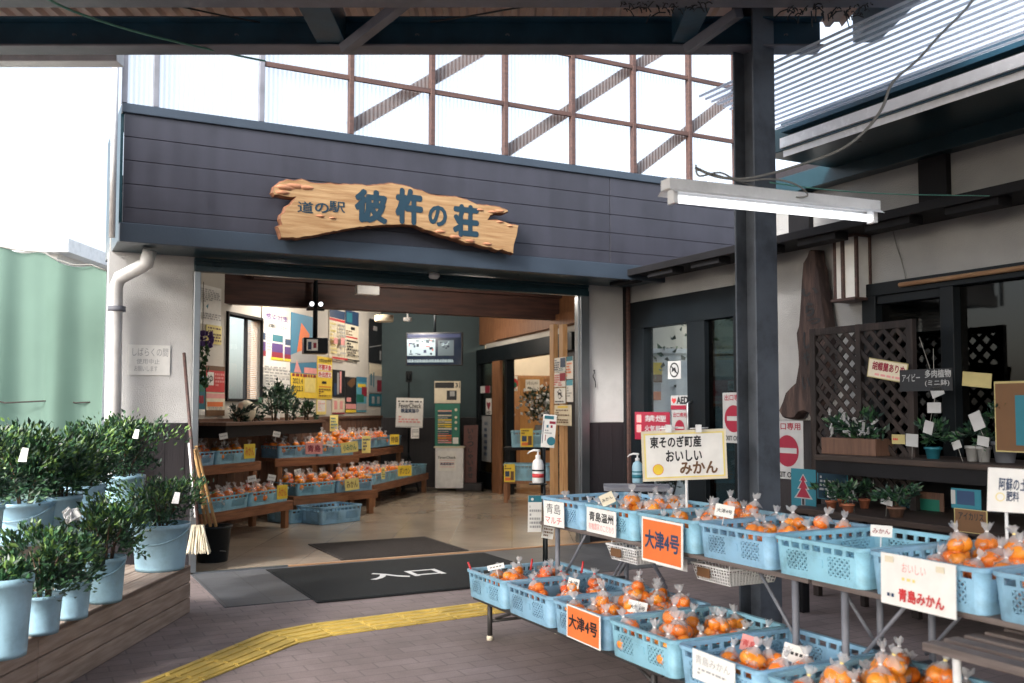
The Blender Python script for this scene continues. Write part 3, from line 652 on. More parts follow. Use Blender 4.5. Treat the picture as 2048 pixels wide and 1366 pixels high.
# ------------------------------------------------------------------ green curtain, downpipes, far roof
mb = MB(); cl = D(-260, 900, 7.9); cr = D(206, 900, 7.55)
n = 90; vs2 = []; 
for i in range(n+1):
    t = i/n; p = cl.lerp(cr, t); fold = .085*math.sin(t*22+.8*math.sin(t*7))+.03*math.sin(t*51+1)
    px_ = -260 + 466*t
    ytop = 495 if px_ < 15 else 495 + (px_-15)/190*50 + 6*math.sin(px_*.06)
    zt = D(px_, ytop, p.y).z; zl = D(px_, 800, p.y).z
    for j in range(13):
        s = j/12; z = zt + (.25-zt)*s
        vs2.append((p.x + .02*s*math.sin(t*30), p.y + fold*(.4+s*.8), z))
fs2 = [(i*13+j, (i+1)*13+j, (i+1)*13+j+1, i*13+j+1) for i in range(n) for j in range(12)]
mb.add(vs2, fs2, 0, True)
Cn = thing('green_curtain', 'pale green net curtain hung on a sagging wire beside the shop', 'curtain', (0,0,0))
mb.build('cloth', M['curtain'], Cn)
mb = MB(); tp = [Vector(vs2[i*13]) for i in range(0, n+1, 6)]; mb.tube([(p.x, p.y-.03, p.z+.01) for p in tp], .006); mb.build('wire', M['cable'], Cn)
mb = MB(); mb.tube([(D(px,802,7.7).x, 7.62, D(px,800+(px%7),7.7).z) for px in range(-200, 206, 20)], .006); mb.build('tie_rope', M['rubber2'], Cn)
mb = MB(); mb.box(-9.6,-6.75, 14,17, 0, 3.6); mb.box(-9.9,-6.5,13.8,17.2,3.6,3.8,1)
o = mb.build('neighbour_house', [M['white'], M['whitepl']]); tag(o, 'pale low roofed house far behind the green curtain', 'house')

def pipe(name, label, pts, r, ms, brackets=()):
    t = thing(name, label, 'drainpipe', pts[-1]); q = Vector(pts[-1])
    mb = MB(); mb.tube([Vector(p)-q for p in pts], r, seg=14); mb.build('pipe', ms, t)
    for b in brackets: mb = MB(); mb.lathe([(r+.004,-.02),(r+.012,-.02),(r+.012,.02),(r+.004,.02)], Vector(b)-q, 14); mb.build('bracket', M['steel2'], t)
    return t
pd = FAC.W(FAC.pix(232, 700, -.12)[0], -.12)
a1 = FAC.W(FAC.pix(300, 500, -.3)[0], -.3, ZB); a2 = FAC.W(FAC.pix(292, 540, -.28)[0], -.28, FAC.pix(292, 528, -.28)[1]); a3 = FAC.W(FAC.pix(232, 550, -.12)[0], -.12, FAC.pix(232, 560, -.12)[1])
pipe('drainpipe', 'white drainpipe with an elbow running down the left wall', [a1, a2, a2.lerp(a3,.15), a3.lerp(a2,.12), a3+Vector((0,0,-.06)), Vector((pd.x,pd.y,.35))], .052, M['whitepl'], [(pd.x,pd.y,FAC.pix(232,618,-.12)[1]), (pd.x,pd.y,1.0)])
pv = FAC.W(uL-.07, YF-.04)
pipe('drainpipe', 'thin pale pipe standing beside the left end of the fascia', [(pv.x,pv.y,4.2),(pv.x,pv.y,ZB+.02)], .022, M['whitepl'])

# ================================================================== goods on the forecourt
def signp(name, label, cat, fr, box, y, base, items, t=.004, roll=0, tilt=0, group=None, ins=None, at=None):
    """a thin board placed on the plane y of a frame; items are (kind, ..., x0,z0,x1,z1, material) in 0..1"""
    x0, y0, x1, y1 = box; cx, cyy = (x0+x1)/2, (y0+y1)/2
    ax, az = fr.pix(x0, cyy, y)[0], fr.pix(cx, y1, y)[1]; bx, bz = fr.pix(x1, cyy, y)[0], fr.pix(cx, y0, y)[1]
    W_, H_ = bx-ax, bz-az; ms = [base]; mb = MB(); mb.box(-W_/2, W_/2, -t/2, t/2, -H_/2, H_/2)
    for k, it in enumerate(items):
        yy = -t/2 - .0007*(k+1)
        mt = it[-1]
        if mt not in ms: ms.append(mt)
        mi = ms.index(mt)
        if it[0] == 'r':
            _, a, b, c, d, _m = it; mb.add([((a-.5)*W_,yy,(b-.5)*H_),((c-.5)*W_,yy,(b-.5)*H_),((c-.5)*W_,yy,(d-.5)*H_),((a-.5)*W_,yy,(d-.5)*H_)], [(0,1,2,3)], mi)
        elif it[0] == 'p':
            mb.add([((a-.5)*W_,yy,(b-.5)*H_) for a, b in it[1]], [list(range(len(it[1])))], mi)
        elif it[0] == 'c':
            _, a, b, r_, _m = it; mb.add([((a-.5)*W_+r_*H_*math.cos(q*math.pi/12),yy,(b-.5)*H_+r_*H_*math.sin(q*math.pi/12)) for q in range(24)], [list(range(24))], mi)
        else:
            _, s_, a, b, c, d, bo, _m = it; mb.text(s_, (a-.5)*W_, (b-.5)*H_, (c-.5)*W_, (d-.5)*H_, yy, mi, bo, fit=True)
    o = mb.build(name, [M[q] if isinstance(q, str) else q for q in ms], None, fr.W((ax+bx)/2, y, (az+bz)/2), (tilt, roll, fr.rz))
    return tag(o, label, cat, group)
def lines(x0, z0, x1, z1, n, m, r=None):
    r = r or rnd; o = []
    for i in range(n):
        zc = z1 - (i+.5)*(z1-z0)/n; h = (z1-z0)/n*.28; x = x0
        while x < x1 - .04:
            w_ = r.uniform(.04,.16)*(x1-x0)+.02; e = min(x1, x+w_); o.append(('r', x, zc-h, e, zc+h, m)); x = e + .022*(1+ (x1-x0))
            if r.random() < .12: break
    return o

# ---- crate
def crate_mb(W_=.462, D_=.6, Hh=.15):
    mb = MB(); rr = .035; th = .011
    def side(L_, tf):
        i0 = len(mb.v); mid = L_/2
        def bx(a, b, z0, z1, y0=0, y1=th): mb.box(a, b, y0, y1, z0, z1)
        bx(rr, L_-rr, 0, .03); bx(rr, L_-rr, .103, .113); bx(rr, L_-rr, .135, Hh); 
        x = rr; 
        ns = max(4, int((L_-2*rr)/.055)); st = (L_-2*rr)/ns
        for i in range(ns+1): xx = rr + i*st; bx(max(rr,xx-.007), min(L_-rr,xx+.007), .113, .135)
        pa, pb = rr+.03, mid-.055
        bx(rr, pa, .03, .103); bx(mid-.055, mid+.055, .03, .103); bx(L_-pa, L_-rr, .03, .103)
        bx(mid-.03, mid+.03, .055, .085, -.003, 0)
        for (u0, u1) in ((pa, pb), (L_-pb, L_-pa)):
            p = .024
            for sgn in (1, -1):
                k = -10
                while k < 30:
                    c = u0 + k*p; pts = []
                    # line u = c + sgn*(z-.03)
                    za, zb = .03, .103; ua, ub = c, c + sgn*(zb-za)
                    if sgn < 0: ua += .073; ub += .073
                    def clip(uA, zA, uB, zB):
                        t0, t1 = 0, 1; du = uB-uA
                        for lim, s_ in ((u0, 1), (u1, -1)):
                            f0 = (uA-lim)*s_; f1 = (uB-lim)*s_
                            if f0 < 0 and f1 < 0: return None
                            if f0 < 0: t0 = max(t0, f0/(f0-f1))
                            elif f1 < 0: t1 = min(t1, f0/(f0-f1))
                        if t1-t0 < .08: return None
                        return (uA+du*t0, zA+(zB-zA)*t0, uA+du*t1, zA+(zB-zA)*t1)
                    q = clip(ua, za, ub, zb)
                    if q: mb.bar((q[0], th/2, q[1]), (q[2], th/2, q[3]), th*.8, .0055, up=(0,1,0)) if False else mb.bar((q[0], th/2, q[1]), (q[2], th/2, q[3]), .0068, th*.75, up=(0,1,0))
                    k += 1
        mb.v[i0:] = [tf(v) for v in mb.v[i0:]]
    side(W_, lambda v: (v[0], v[1], v[2])); side(W_, lambda v: (W_-v[0], D_-v[1], v[2]))
    side(D_, lambda v: (W_-v[1], v[0], v[2])); side(D_, lambda v: (v[1], D_-v[0], v[2]))
    for cx, cy, a0 in ((rr, rr, 180), (W_-rr, rr, 270), (W_-rr, D_-rr, 0), (rr, D_-rr, 90)):
        n = 5; vs = []
        for i in range(n+1):
            a = R(a0 + 90*i/n)
            for r_ in (rr, rr-th):
                for z in (0, Hh): vs.append((cx+r_*math.cos(a), cy+r_*math.sin(a), z))
        fs = []
        for i in range(n):
            b = i*4; fs += [(b, b+4, b+5, b+1), (b+2, b+3, b+7, b+6), (b+1, b+5, b+7, b+3)]
        mb.add(vs, fs, 0, True)
    # rolled rim
    def loop(off): 
        o = []
        for cx, cy, a0 in ((rr, rr, 180), (W_-rr, rr, 270), (W_-rr, D_-rr, 0), (rr, D_-rr, 90)):
            for i in range(6): a = R(a0+18*i); o.append((cx+(rr+off)*math.cos(a), cy+(rr+off)*math.sin(a)))
        return o
    A, Bq = loop(.008), loop(-th-.002); n = len(A); vs = [(x,y,z) for (P_, z) in ((A,Hh-.012),(A,Hh+.002),(Bq,Hh+.002),(Bq,Hh-.008)) for x, y in P_]
    mb.add(vs, [(j*n+i, j*n+(i+1)%n, ((j+1)%4)*n+(i+1)%n, ((j+1)%4)*n+i) for j in range(4) for i in range(n)])
    mb.box(th, W_-th, th, D_-th, .003, .01)
    c = Vector((W_/2, D_/2)); 
    mb.v = [(c.x+(x-c.x)*(.955+.045*z/Hh), c.y+(y-c.y)*(.965+.035*z/Hh), z) for x, y, z in mb.v]
    return mb
cr_t = bpy.data.objects.new('x', None)
_cm = crate_mb().build('fruit_crate', M['blue']).data
for o in [o for o in bpy.data.objects if o.name.startswith('fruit_crate') or o == cr_t]: bpy.data.objects.remove(o)
def crate(fr, x, y, z, label, group, rz=0, scale=(1,1,1), w3=None):
    o = bpy.data.objects.new('fruit_crate', _cm); C.objects.link(o)
    o.location = w3 if w3 else fr.W(x, y, z); o.rotation_euler = (0, 0, fr.rz + rz); o.scale = scale
    return tag(o, label, 'crate', group)

# ---- bag of oranges: oranges, crumpled film, twisted neck
_or = bmesh.new(); bmesh.ops.create_icosphere(_or, subdivisions=3, radius=1)
for v in _or.verts:
    v.co.z *= .88; r_ = math.hypot(v.co.x, v.co.y)
    if v.co.z > .6: v.co.z -= .10*math.exp(-(r_/.22)**2)
M['calyx'] = flat('green_calyx', (.10,.16,.03), .7)
OM = []
for mt in ('orange', 'orange2'):
    me = bpy.data.meshes.new('orange'); _or.to_mesh(me); me.materials.append(M[mt]); me.materials.append(M['calyx'])
    for p in me.polygons:
        if p.center.z > .6 and math.hypot(p.center.x, p.center.y) < .10: p.material_index = 1
    me.polygons.foreach_set('use_smooth', [True]*len(me.polygons)); OM.append(me)
def make_bag(seed, red=False, n=6, r=.034, tie='white'):
    q = random.Random(seed)
    t = bpy.data.objects.new('orange_bag', None); C.objects.link(t); t['category'] = 'bag of oranges'
    P = []
    base = [(0,-.9),(.87,-.15),(-.87,-.15),(.45,.85),(-.45,.85)][:max(3, n-2)]
    for (a, b) in base: P.append(Vector((a*r*1.08, b*r*1.1, r*.9)))
    for k in range(n-len(base)): P.append(Vector(((-.45+.9*k)*r*1.15+q.uniform(-.1,.1)*r, q.uniform(-.3,.3)*r, r*2.35)))
    for p in P:
        o = bpy.data.objects.new('orange', OM[1 if red else 0]); C.objects.link(o); o.parent = t; o.location = p
        s = r*q.uniform(.92,1.06); o.scale = (s,s,s); o.rotation_euler = (q.uniform(-.6,.6), q.uniform(-.6,.6), q.uniform(0,6))
    bm = bmesh.new(); bmesh.ops.create_icosphere(bm, subdivisions=4, radius=1)
    top = max(p.z for p in P) + r
    for v in bm.verts:
        d = v.co.normalized(); best = 0
        o_ = Vector((0,0,top*.42))
        for p in P:     # shell just outside the oranges
            w_ = p - o_; b_ = w_.dot(d); disc = b_*b_ - w_.dot(w_) + (r*1.12)**2
            if disc > 0: best = max(best, b_ + math.sqrt(disc))
        best = max(best, r*1.0) + q.uniform(-.0022,.0035)
        v.co = o_ + d*best
        if v.co.z < .002: v.co.z = .002
        if d.z > .86:
            k = (d.z-.86)/.14; v.co.z += k*k*.022; v.co.x *= 1-.75*k; v.co.y *= 1-.75*k
    bmesh.ops.smooth_vert(bm, verts=bm.verts, factor=.45, use_axis_x=True, use_axis_y=True, use_axis_z=True)
    me = bpy.data.meshes.new('plastic_film'); bm.to_mesh(me); bm.free(); me.materials.append(M['film']); me.polygons.foreach_set('use_smooth', [True]*len(me.polygons))
    o = bpy.data.objects.new('plastic_film', me); C.objects.link(o); o.parent = t
    zt = max(v.co.z for v in me.vertices) - .006
    mb = MB(); mb.lathe([(.007,0),(.0075,.004),(.006,.008)], (0,0,zt), 8); mb.build('twist_tie', M['red' if tie == 'red' else 'ylw2' if tie == 'yellow' else 'whitepl'], t)
    mb = MB(); nn = 14; vs = []; la = q.uniform(-.5,.5), q.uniform(-.5,.5)
    for j, (rr, zz) in enumerate(((.034,-.030),(.022,-.014),(.008,-.002),(.0055,.003),(.012,.012),(.019,.022),(.022,.034))):
        for k in range(nn):
            a = 2*math.pi*k/nn; f = rr*(1+.35*math.sin(a*5+seed)*(abs(j-3)/3)+q.uniform(-.2,.2)); vs.append((f*math.cos(a)+la[0]*.3*zz, f*math.sin(a)*(.6 if j>3 else .9)+la[1]*.3*zz, zt+zz+q.uniform(-.0035,.0035)*abs(j-3)))
    mb.add(vs, [(j*nn+k, j*nn+(k+1)%nn, (j+1)*nn+(k+1)%nn, (j+1)*nn+k) for j in range(6) for k in range(nn)], 0, True); mb.build('bag_neck', M['neck'], t)
    return t
M['neck'] = transl('frosted_film', (.88,.9,.93), .4, clear=.6)
protos = [make_bag(1), make_bag(2, n=5, r=.036), make_bag(3, n=7, r=.031), make_bag(4, red=True, n=6, r=.032, tie='red'), make_bag(5, n=6, r=.034, tie='yellow'), make_bag(6, n=4, r=.037)]
usedp = set()
def bag(v, loc, label, group, sc=1.0, tilt=.38):
    rot = (rnd.uniform(-tilt, tilt), rnd.uniform(-tilt, tilt), rnd.uniform(0, 6.28))
    if v not in usedp:
        usedp.add(v); p = protos[v]; p.location = loc; p.rotation_euler = rot; p.scale = (sc,)*3; return tag(p, label, 'bag of oranges', group)
    return dup(protos[v], loc, rot, label, group, sc)
def fill(fr, x, y, z, W_, D_, cells, label, group, vs=(0,1,2), base=.03, sc=1.0, extra=()):
    """cells: list of (fx, fy, dz)"""
    for (fx, fy, dz) in cells:
        bag(rnd.choice(vs), fr.W(x+W_*fx+rnd.uniform(-.008,.008), y+D_*fy+rnd.uniform(-.01,.01), z+base+dz), label, group, sc*rnd.uniform(.95,1.06))
def grid(nx, ny, x0=.18, x1=.82, y0=.12, y1=.88, dz=0, jit=.0):
    return [(x0+(x1-x0)*i/max(1,nx-1), y0+(y1-y0)*j/max(1,ny-1), dz+rnd.uniform(0,jit)) for j in range(ny) for i in range(nx)]

ZRU, ZTU, ZRL, ZTL = .788, .638, .383, .233
TU = Fr(G(1079, 992, ZRU), RW.rz); TL = Fr(G(929, 1136, ZRL), RW.rz)
PI_ = .4865
ordn = ['first', 'second', 'third', 'fourth', 'fifth', 'sixth', 'seventh']
gU, gL = 'crates along the upper table', 'crates along the lower table'
upl = ['far end crate of the upper table with white handwritten card on its front', 'upper table crate heaped with oranges behind the blue-river card', 'upper table crate with the orange framed card on its front', 'upper table crate right of the orange card, mostly empty at front', 'empty blue crate in the middle of the upper table', 'upper table crate carrying the wide white card with red writing', 'upper table crate cut off by the right edge of the picture']
upl[1] = 'second crate from the far end of the upper table, heaped with oranges'
for k in range(7):
    crate(TU, k*PI_+.008, 0, ZTU, upl[k], gU)
lol = ['far end crate of the lower table beside the entrance mat', 'second crate from the far end of the lower table', 'lower table crate with an orange card on its front', 'lower table crate right of the orange card, full of bagged oranges', 'lower table crate with the white card and a gap inside', 'sixth crate from the far end of the lower table, heaped with oranges', 'nearest crate of the lower table at the picture bottom corner']
PL_ = .492
for k in range(7):
    crate(TL, k*PL_+.03, 0, ZTL, lol[k], gL)
def bl(k, row): return 'clear bag of oranges in the %s crate from the far end, %s table' % (ordn[k], row)
def fu(k, cells, vs=(0,1,2,5), base=.035, sc=.93): fill(TU, k*PI_+.008, 0, ZTU, .462, .6, cells, bl(k,'upper'), 'bags of oranges in the %s upper crate' % ordn[k], vs, base, sc)
def fl(k, cells, vs=(0,1,2,5), base=.035, sc=.93): fill(TL, k*PL_+.03, 0, ZTL, .462, .6, cells, bl(k,'lower'), 'bags of oranges in the %s lower crate' % ordn[k], vs, base, sc)
fu(0, [(.7,.2,0),(.75,.45,.0),(.3,.15,0)])
fu(1, grid(3,4) + [(.3,.35,.055),(.65,.55,.06),(.45,.78,.055),(.8,.3,.05)])
fu(2, grid(3,4,dz=.0) + [(.4,.6,.055),(.7,.75,.055),(.3,.85,.055)])
fu(3, [(.2,.42,0),(.5,.6,.0),(.2,.85,.02),(.5,.86,.03),(.82,.84,.03),(.2,.62,.0),(.8,.62,.0)])
fu(5, grid(3,3,y0=.35) + [(.3,.55,.055),(.6,.75,.06),(.8,.5,.055),(.25,.85,.05),(.85,.85,.06)], vs=(0,1,2,4))
fu(6, grid(3,4) + [(.3,.3,.055),(.7,.5,.06),(.4,.75,.055)])
fl(0, [(.25,.2,.02),(.6,.22,.03),(.25,.45,.02)] , vs=(0,))
fl(0, [(.5,.62,.03),(.25,.9,.0),(.7,.5,.0),(.35,.72,.0),(.72,.8,.0)], vs=(3,))
fl(1, [(.5,.45,.03),(.5,.7,.04),(.3,.2,.035),(.75,.3,.0),(.3,.5,0),(.7,.6,.0),(.35,.8,0),(.75,.85,.0)], vs=(0,1,3))
fl(2, grid(3,4) + [(.45,.3,.05),(.75,.42,.06),(.35,.55,.055),(.65,.7,.06),(.4,.85,.05),(.8,.85,.05),(.5,.55,.11)], vs=(0,1,2,5))
fl(3, grid(3,4) + [(.3,.4,.045),(.6,.6,.045),(.7,.2,.045)])
fl(4, [(.55,.22,.02),(.85,.22,.02),(.6,.42,.0),(.85,.45,.0),(.3,.2,0)], vs=(1,5))
fl(5, grid(3,4) + [(.3,.3,.055),(.7,.35,.06),(.4,.6,.06),(.75,.75,.06),(.3,.85,.055),(.55,.5,.11)], vs=(4,0,1))
fl(6, grid(3,4) + [(.3,.4,.055),(.7,.6,.06)], vs=(4,0,1))

# ---- tables
def folding_table(fr, x0, x1, y0, y1, zt, label, mt='steel2', leg_m='steel2', edge='slatgrey', group='folding tables under the crates'):
    t = thing('folding_table', label, 'table', fr.W(x0, y0), fr.rz, group); L_ = x1-x0; Wd = y1-y0
    mb = MB(); mb.box(0, L_, 0, Wd, zt-.022, zt-.001); mb.build('tabletop', M[edge], t, bevel=.003)
    for xx in (.12, L_-.12):
        for yy in (.05, Wd-.05):
            mb = MB(); mb.tube([(xx, yy, zt-.022), (xx, yy, .012)], .0145, seg=10); lg = mb.build('leg', M[leg_m], t)
            mb = MB(); mb.lathe([(0,0),(.019,0),(.019,.02),(.0145,.026)], (xx, yy, 0), 10); mb.build('rubber_foot', M['offwhite'], lg)
        mb = MB(); mb.tube([(xx, .05, zt*.45), (xx, Wd-.05, zt*.45)], .009); mb.build('crossbar', M[leg_m], t)
        s = 1 if xx < L_/2 else -1
        
        for yy in (.09, Wd-.09): mb = MB(); mb.tube([(xx, yy, zt*.5), (xx+s*.26, yy, zt-.03)], .008); mb.build('stay', M[leg_m], t)
    return t
folding_table(TU, -.03, 2.12, .02, .6, ZTU, 'grey folding table under the far crates of the upper row')
folding_table(TU, 2.14, 4.2, .02, .6, ZTU, 'grey folding table under the near crates of the upper row')
M['legdk'] = flat('dark_table_leg', (.03,.028,.028), .5)
folding_table(TL, .05, 1.85, .03, .58, ZTL, 'low dark legged folding table at the far end of the lower row', leg_m='legdk', edge='legdk')
folding_table(TL, 1.87, 3.7, .03, .58, ZTL, 'low dark legged folding table at the near end of the lower row', leg_m='legdk', edge='legdk')
t = thing('slatted_bench', 'grey weathered slatted bench jutting out under the nearest upper crates', 'bench', TU.W(2.86, -.24), RW.rz)
for i in range(8):
    mb = MB(); mb.box(0, 2.2, i*.098, i*.098+.06, ZTU-.085, ZTU-.058); mb.build('slat', M['slatgrey'], t, bevel=.003)
for xx in (.1, 1.7):
    for yy in (.03, .7):
        mb = MB(); mb.tube([(xx,yy,0),(xx,yy,ZTU-.085)], .013); mb.build('leg', M['whitepl'], t)
# ---- wire baskets under the upper table
def basket(loc, label, tagc):
    t = thing('wire_basket', label, 'basket', loc, RW.rz, 'white baskets hung below the upper table')
    L_, Wd, Hh = .27, .30, .075; mb = MB()
    def P(x, y, z): k = .86+.14*z/Hh; return (L_/2+(x-L_/2)*k, Wd/2+(y-Wd/2)*k, z)
    def wire(a, b, r=.0034): mb.bar(P(*a), P(*b), r, r)
    for z in [Hh*i/5 for i in range(6)]:
        wire((0,0,z),(L_,0,z)); wire((0,Wd,z),(L_,Wd,z)); wire((0,0,z),(0,Wd,z)); wire((L_,0,z),(L_,Wd,z))
    for i in range(15): x = L_*i/14; wire((x,0,0),(x,0,Hh)); wire((x,Wd,0),(x,Wd,Hh)); wire((x,0,0),(x,Wd,0))
    for i in range(16): y = Wd*i/15; wire((0,y,0),(0,y,Hh)); wire((L_,y,0),(L_,y,Hh))
    mb.build('wire_mesh', M['whitepl'], t)
    mb = MB(); 
    for a, b in (((0,0),(L_,0)),((L_,0),(L_,Wd)),((L_,Wd),(0,Wd)),((0,Wd),(0,0))): mb.bar((*a,Hh),(*b,Hh), .012, .008)
    mb.build('rim', M['whitepl'], t)
    mb = MB(); mb.box(.05,.14,-.008,-.004,.02,.062); mb.build('name_plate', M['brownpr'], t)
    for a, b in ((0.02,.02),(L_-.02,.02)):
        mb = MB(); mb.tube([(a,b,Hh),(a,b,ZTU-.022-loc.z)], .003); mb.build('hanger', M['whitepl'], t)
    return t
b1 = G(1213, 1087, .6); b1.z = .525; basket(b1, 'white wire basket hung left of the orange framed card', 0)
b2 = G(1383, 1124, .575); b2.z = .50; basket(b2, 'white wire basket hung right of the orange framed card', 0)
signp('notice_card', 'small white card hanging between the two wire baskets', 'card', TU, (1312,1112,1374,1136), .1, 'whitepl', lines(.1,.2,.9,.8,2,'grey'))

# ---- cards on and in the crates
yk = -.022
def framed(c): return [('r', 0,0,1,.03,c),('r',0,.97,1,1,c),('r',0,0,.03,1,c),('r',.97,0,1,1,c)]
signp('price_card', 'orange card in white frame hanging from the upper row of crates', 'price card', TU, (1284,1040,1366,1130), yk, 'white', [('r',.035,.05,.965,.95,'orcard'), ('t','大津4号',.1,.32,.92,.72,.03,'navy')], roll=R(.8))
signp('price_card', 'orange card clipped to a crate of the lower row', 'price card', TL, (1134,1220,1201,1287), yk, 'white', [('r',.03,.04,.97,.96,'orcard'), ('t','大津4号',.08,.33,.92,.74,.03,'black')], roll=R(.8))
signp('price_card', 'white handwritten card on the far end upper crate', 'price card', TU, (1088,1003,1128,1053), yk, 'white', [('t','青島',.15,.5,.85,.9,0,'black'), ('t','マルチ',.1,.1,.9,.38,0,'red')], roll=R(-1))
signp('price_card', 'white card with black heading above pink writing on the upper row', 'price card', TU, (1174,1019,1232,1069), yk, 'white', [('t','青島温州',.1,.48,.92,.85,.02,'black'), ('t','有機農家のこだわり',.08,.12,.94,.4,0,'pink')], roll=R(.8))
signp('price_card', 'wide white card with large red writing on a near upper crate', 'price card', TU, (1763,1117,1912,1222), yk, 'white', [('t','おいしい',.3,.68,.62,.86,0,'pink'), *lines(.3,.5,.65,.6,1,'ylw2'), ('t','青島みかん',.26,.12,.86,.36,.03,'red'), *lines(.1,.14,.22,.26,1,'navy')], roll=R(.8))
for bx in ((1770,1112,1786,1124),(1872,1134,1888,1146)):
    signp('tape_piece', 'strip of brown tape holding the %s of the wide white card' % ('far corner' if bx[0] < 1800 else 'near corner'), 'tape', TU, bx, yk-.006, 'offwhite', [], t=.002)
signp('price_card', 'white card with grey handwriting on a lower row crate near the picture bottom', 'price card', TL, (1386,1312,1470,1372), yk, 'white', [('t','青島みかん',.08,.55,.9,.85,0,'grey'), *lines(.15,.2,.8,.45,2,'grey')], roll=R(.8))
# the cards that stand on sticks in the fruit
def stick_card(px, py, d, w_, h_, label, base='offwhite', txt=None, col='black', roll=0, rz=None, group=None, bar_n=1):
    p = D(px, py, d); t = thing('tag_on_stick', label, 'price tag', p - Vector((0,0,.09)), 0, group, rot=(0, roll, (RW.rz+R(45)) if rz is None else rz))
    mb = MB(); ms = [M[base], M[col]]; mb.box(-w_/2, w_/2, -.0015, .0015, .09-h_/2, .09+h_/2)
    if txt: mb.text(txt, -w_*.4, .09-h_*.28, w_*.4, .09+h_*.28, -.0023, 1, .01)
    else:
        for i in range(bar_n): 
            zc = .09 + h_*(.5-(i+.5)/bar_n)*.7
            for a in range(4): mb.add([(w_*(-.36+a*.19),-.0023,zc-h_*.09),(w_*(-.36+a*.19+.13),-.0023,zc-h_*.09),(w_*(-.36+a*.19+.13),-.0023,zc+h_*.09),(w_*(-.36+a*.19),-.0023,zc+h_*.09)], [(0,1,2,3)], 1)
    mb.build('card', ms, t)
    mb = MB(); mb.tube([(0,.004,.09-h_/2+.01),(0,.004,0)], .0022, seg=6); mb.build('stick', M['whitepl'], t); return t
stick_card(1229, 995, 5.0, .075, .06, 'beige tag tilted in the second upper crate', 'offwhite', 'みかん', roll=R(-25))
stick_card(1442, 1021, 4.3, .085, .055, 'white tag among the oranges of the third upper crate', 'white', '大津4号', roll=R(10))
stick_card(1760, 1062, 3.75, .08, .045, 'pale pink tag standing in an empty upper crate', 'white', 'みかん', 'crimson', roll=R(3))
stick_card(1268, 1214, 4.4, .088, .058, 'white tag in front of the high heap of the lower table', 'white', '大津4号', roll=R(10))
stick_card(1140, 1165, 5.0, .06, .05, 'white tag in the second crate of the lower table', 'white', '大津', roll=R(12))
stick_card(1487, 1285, 3.75, .065, .062, 'pink tag with red writing in the fifth lower crate', 'pink', '青島', 'red', roll=R(14))
stick_card(1577, 1305, 3.6, .085, .065, 'pale tag leaning at the back of the fifth lower crate', 'white', None, roll=R(14))
stick_card(999, 1133, 5.35, .10, .028, 'long white tag lying over the far end lower crate', 'white', None, roll=R(-14))
for px, py, d in ((940,1136,5.5),(1062,1130,5.45),(1164,1135,5.35)):
    p = D(px, py, d); mb = MB(); mb.tube([(0,0,-.03),(.004,0,.035)], .006, seg=8)
    tag(mb.build('red_clip', M['red'], None, p, (0,R(-25 if px < 1000 else 5),0)), 'small red stick on the rim %s' % {940:'at the far left corner of the lower crates',1062:'at the middle back of the far lower crate',1164:'at the back right of the far lower crate'}[px], 'stick')
# the big handwritten board on its pole
BS = Fr(D(1365, 900, 4.95), R(-6))
signp('notice_board', 'cream bordered board with black brush writing and an orange drawing above the crates', 'signboard', Fr(D(1365,900,4.95), R(4)), (1284,860,1453,960), 0, 'offwhite',
      [('r',.025,.05,.975,.95,'ylw2'),('r',.045,.08,.955,.92,'white'),('t','東そのぎ町産',.1,.66,.7,.88,.03,'black'),('t','おいしい',.28,.38,.70,.6,.03,'black'),('t','みかん',.44,.12,.88,.36,.035,'brownpr'),('c',.18,.23,.11,'orcard'),('c',.18,.23,.1,'yellow')], t=.008, roll=R(-2.0))
pp = D(1373, 962, 4.96); mb = MB(); mb.tube([(0,0,0),(0,0,pp.z-ZTU)], .007); mb.box(-.06,.06,-.05,.05,-.004,.004)
o = mb.build('sign_pole', M['whitepl'], None, (pp.x, pp.y, ZTU+.02)); tag(o, 'thin white pole holding up the cream bordered board', 'pole')
for px in (1337, 1397):
    p = D(px, 857, 4.93); mb = MB(); mb.box(-.014,.014,-.01,.012,-.02,.02); mb.tube([(-.045,0,.0),(.05,0,.004)], .0025)
    tag(mb.build('board_clip', M['whitepl'], None, p), 'white clip on the top edge of the cream board, %s' % ('above the first characters' if px < 1350 else 'above the last characters'), 'clip')
# ---- hanging fluorescent batten
zf = 2.25; f0 = G(1330, 358, zf); f1 = G(1750, 404, zf); FF = Fr((f0+f1)/2, math.atan2(f1.y-f0.y, f1.x-f0.x)); Lf = (f1-f0).length
t = thing('batten_light', 'long white fluorescent batten hung in front of the steel column', 'lamp', FF.W(0,0,zf), FF.rz)
mb = MB(); mb.box(-Lf/2,Lf/2,-.035,.035,-.045,.0); mb.add([(-Lf/2,-.035,-.045),(Lf/2,-.035,-.045),(Lf/2,-.06,-.062),(-Lf/2,-.06,-.062),(-Lf/2,.035,-.045),(Lf/2,.035,-.045),(Lf/2,.06,-.062),(-Lf/2,.06,-.062)], [(0,1,2,3),(4,7,6,5)]); mb.build('housing', M['whitepl'], t, bevel=.003)
mb = MB(); mb.tube([(-Lf/2+.03,-.012,-.082),(Lf/2-.03,-.012,-.082)], .0165, seg=14); mb.build('tube', M['fluo'], t)
for s in (-1, 1):
    mb = MB(); mb.box(s*(Lf/2-.03)-.012, s*(Lf/2-.03)+.012, -.035,.012,-.105,-.045); mb.build('tube_socket', M['whitepl'], t, bevel=.003)
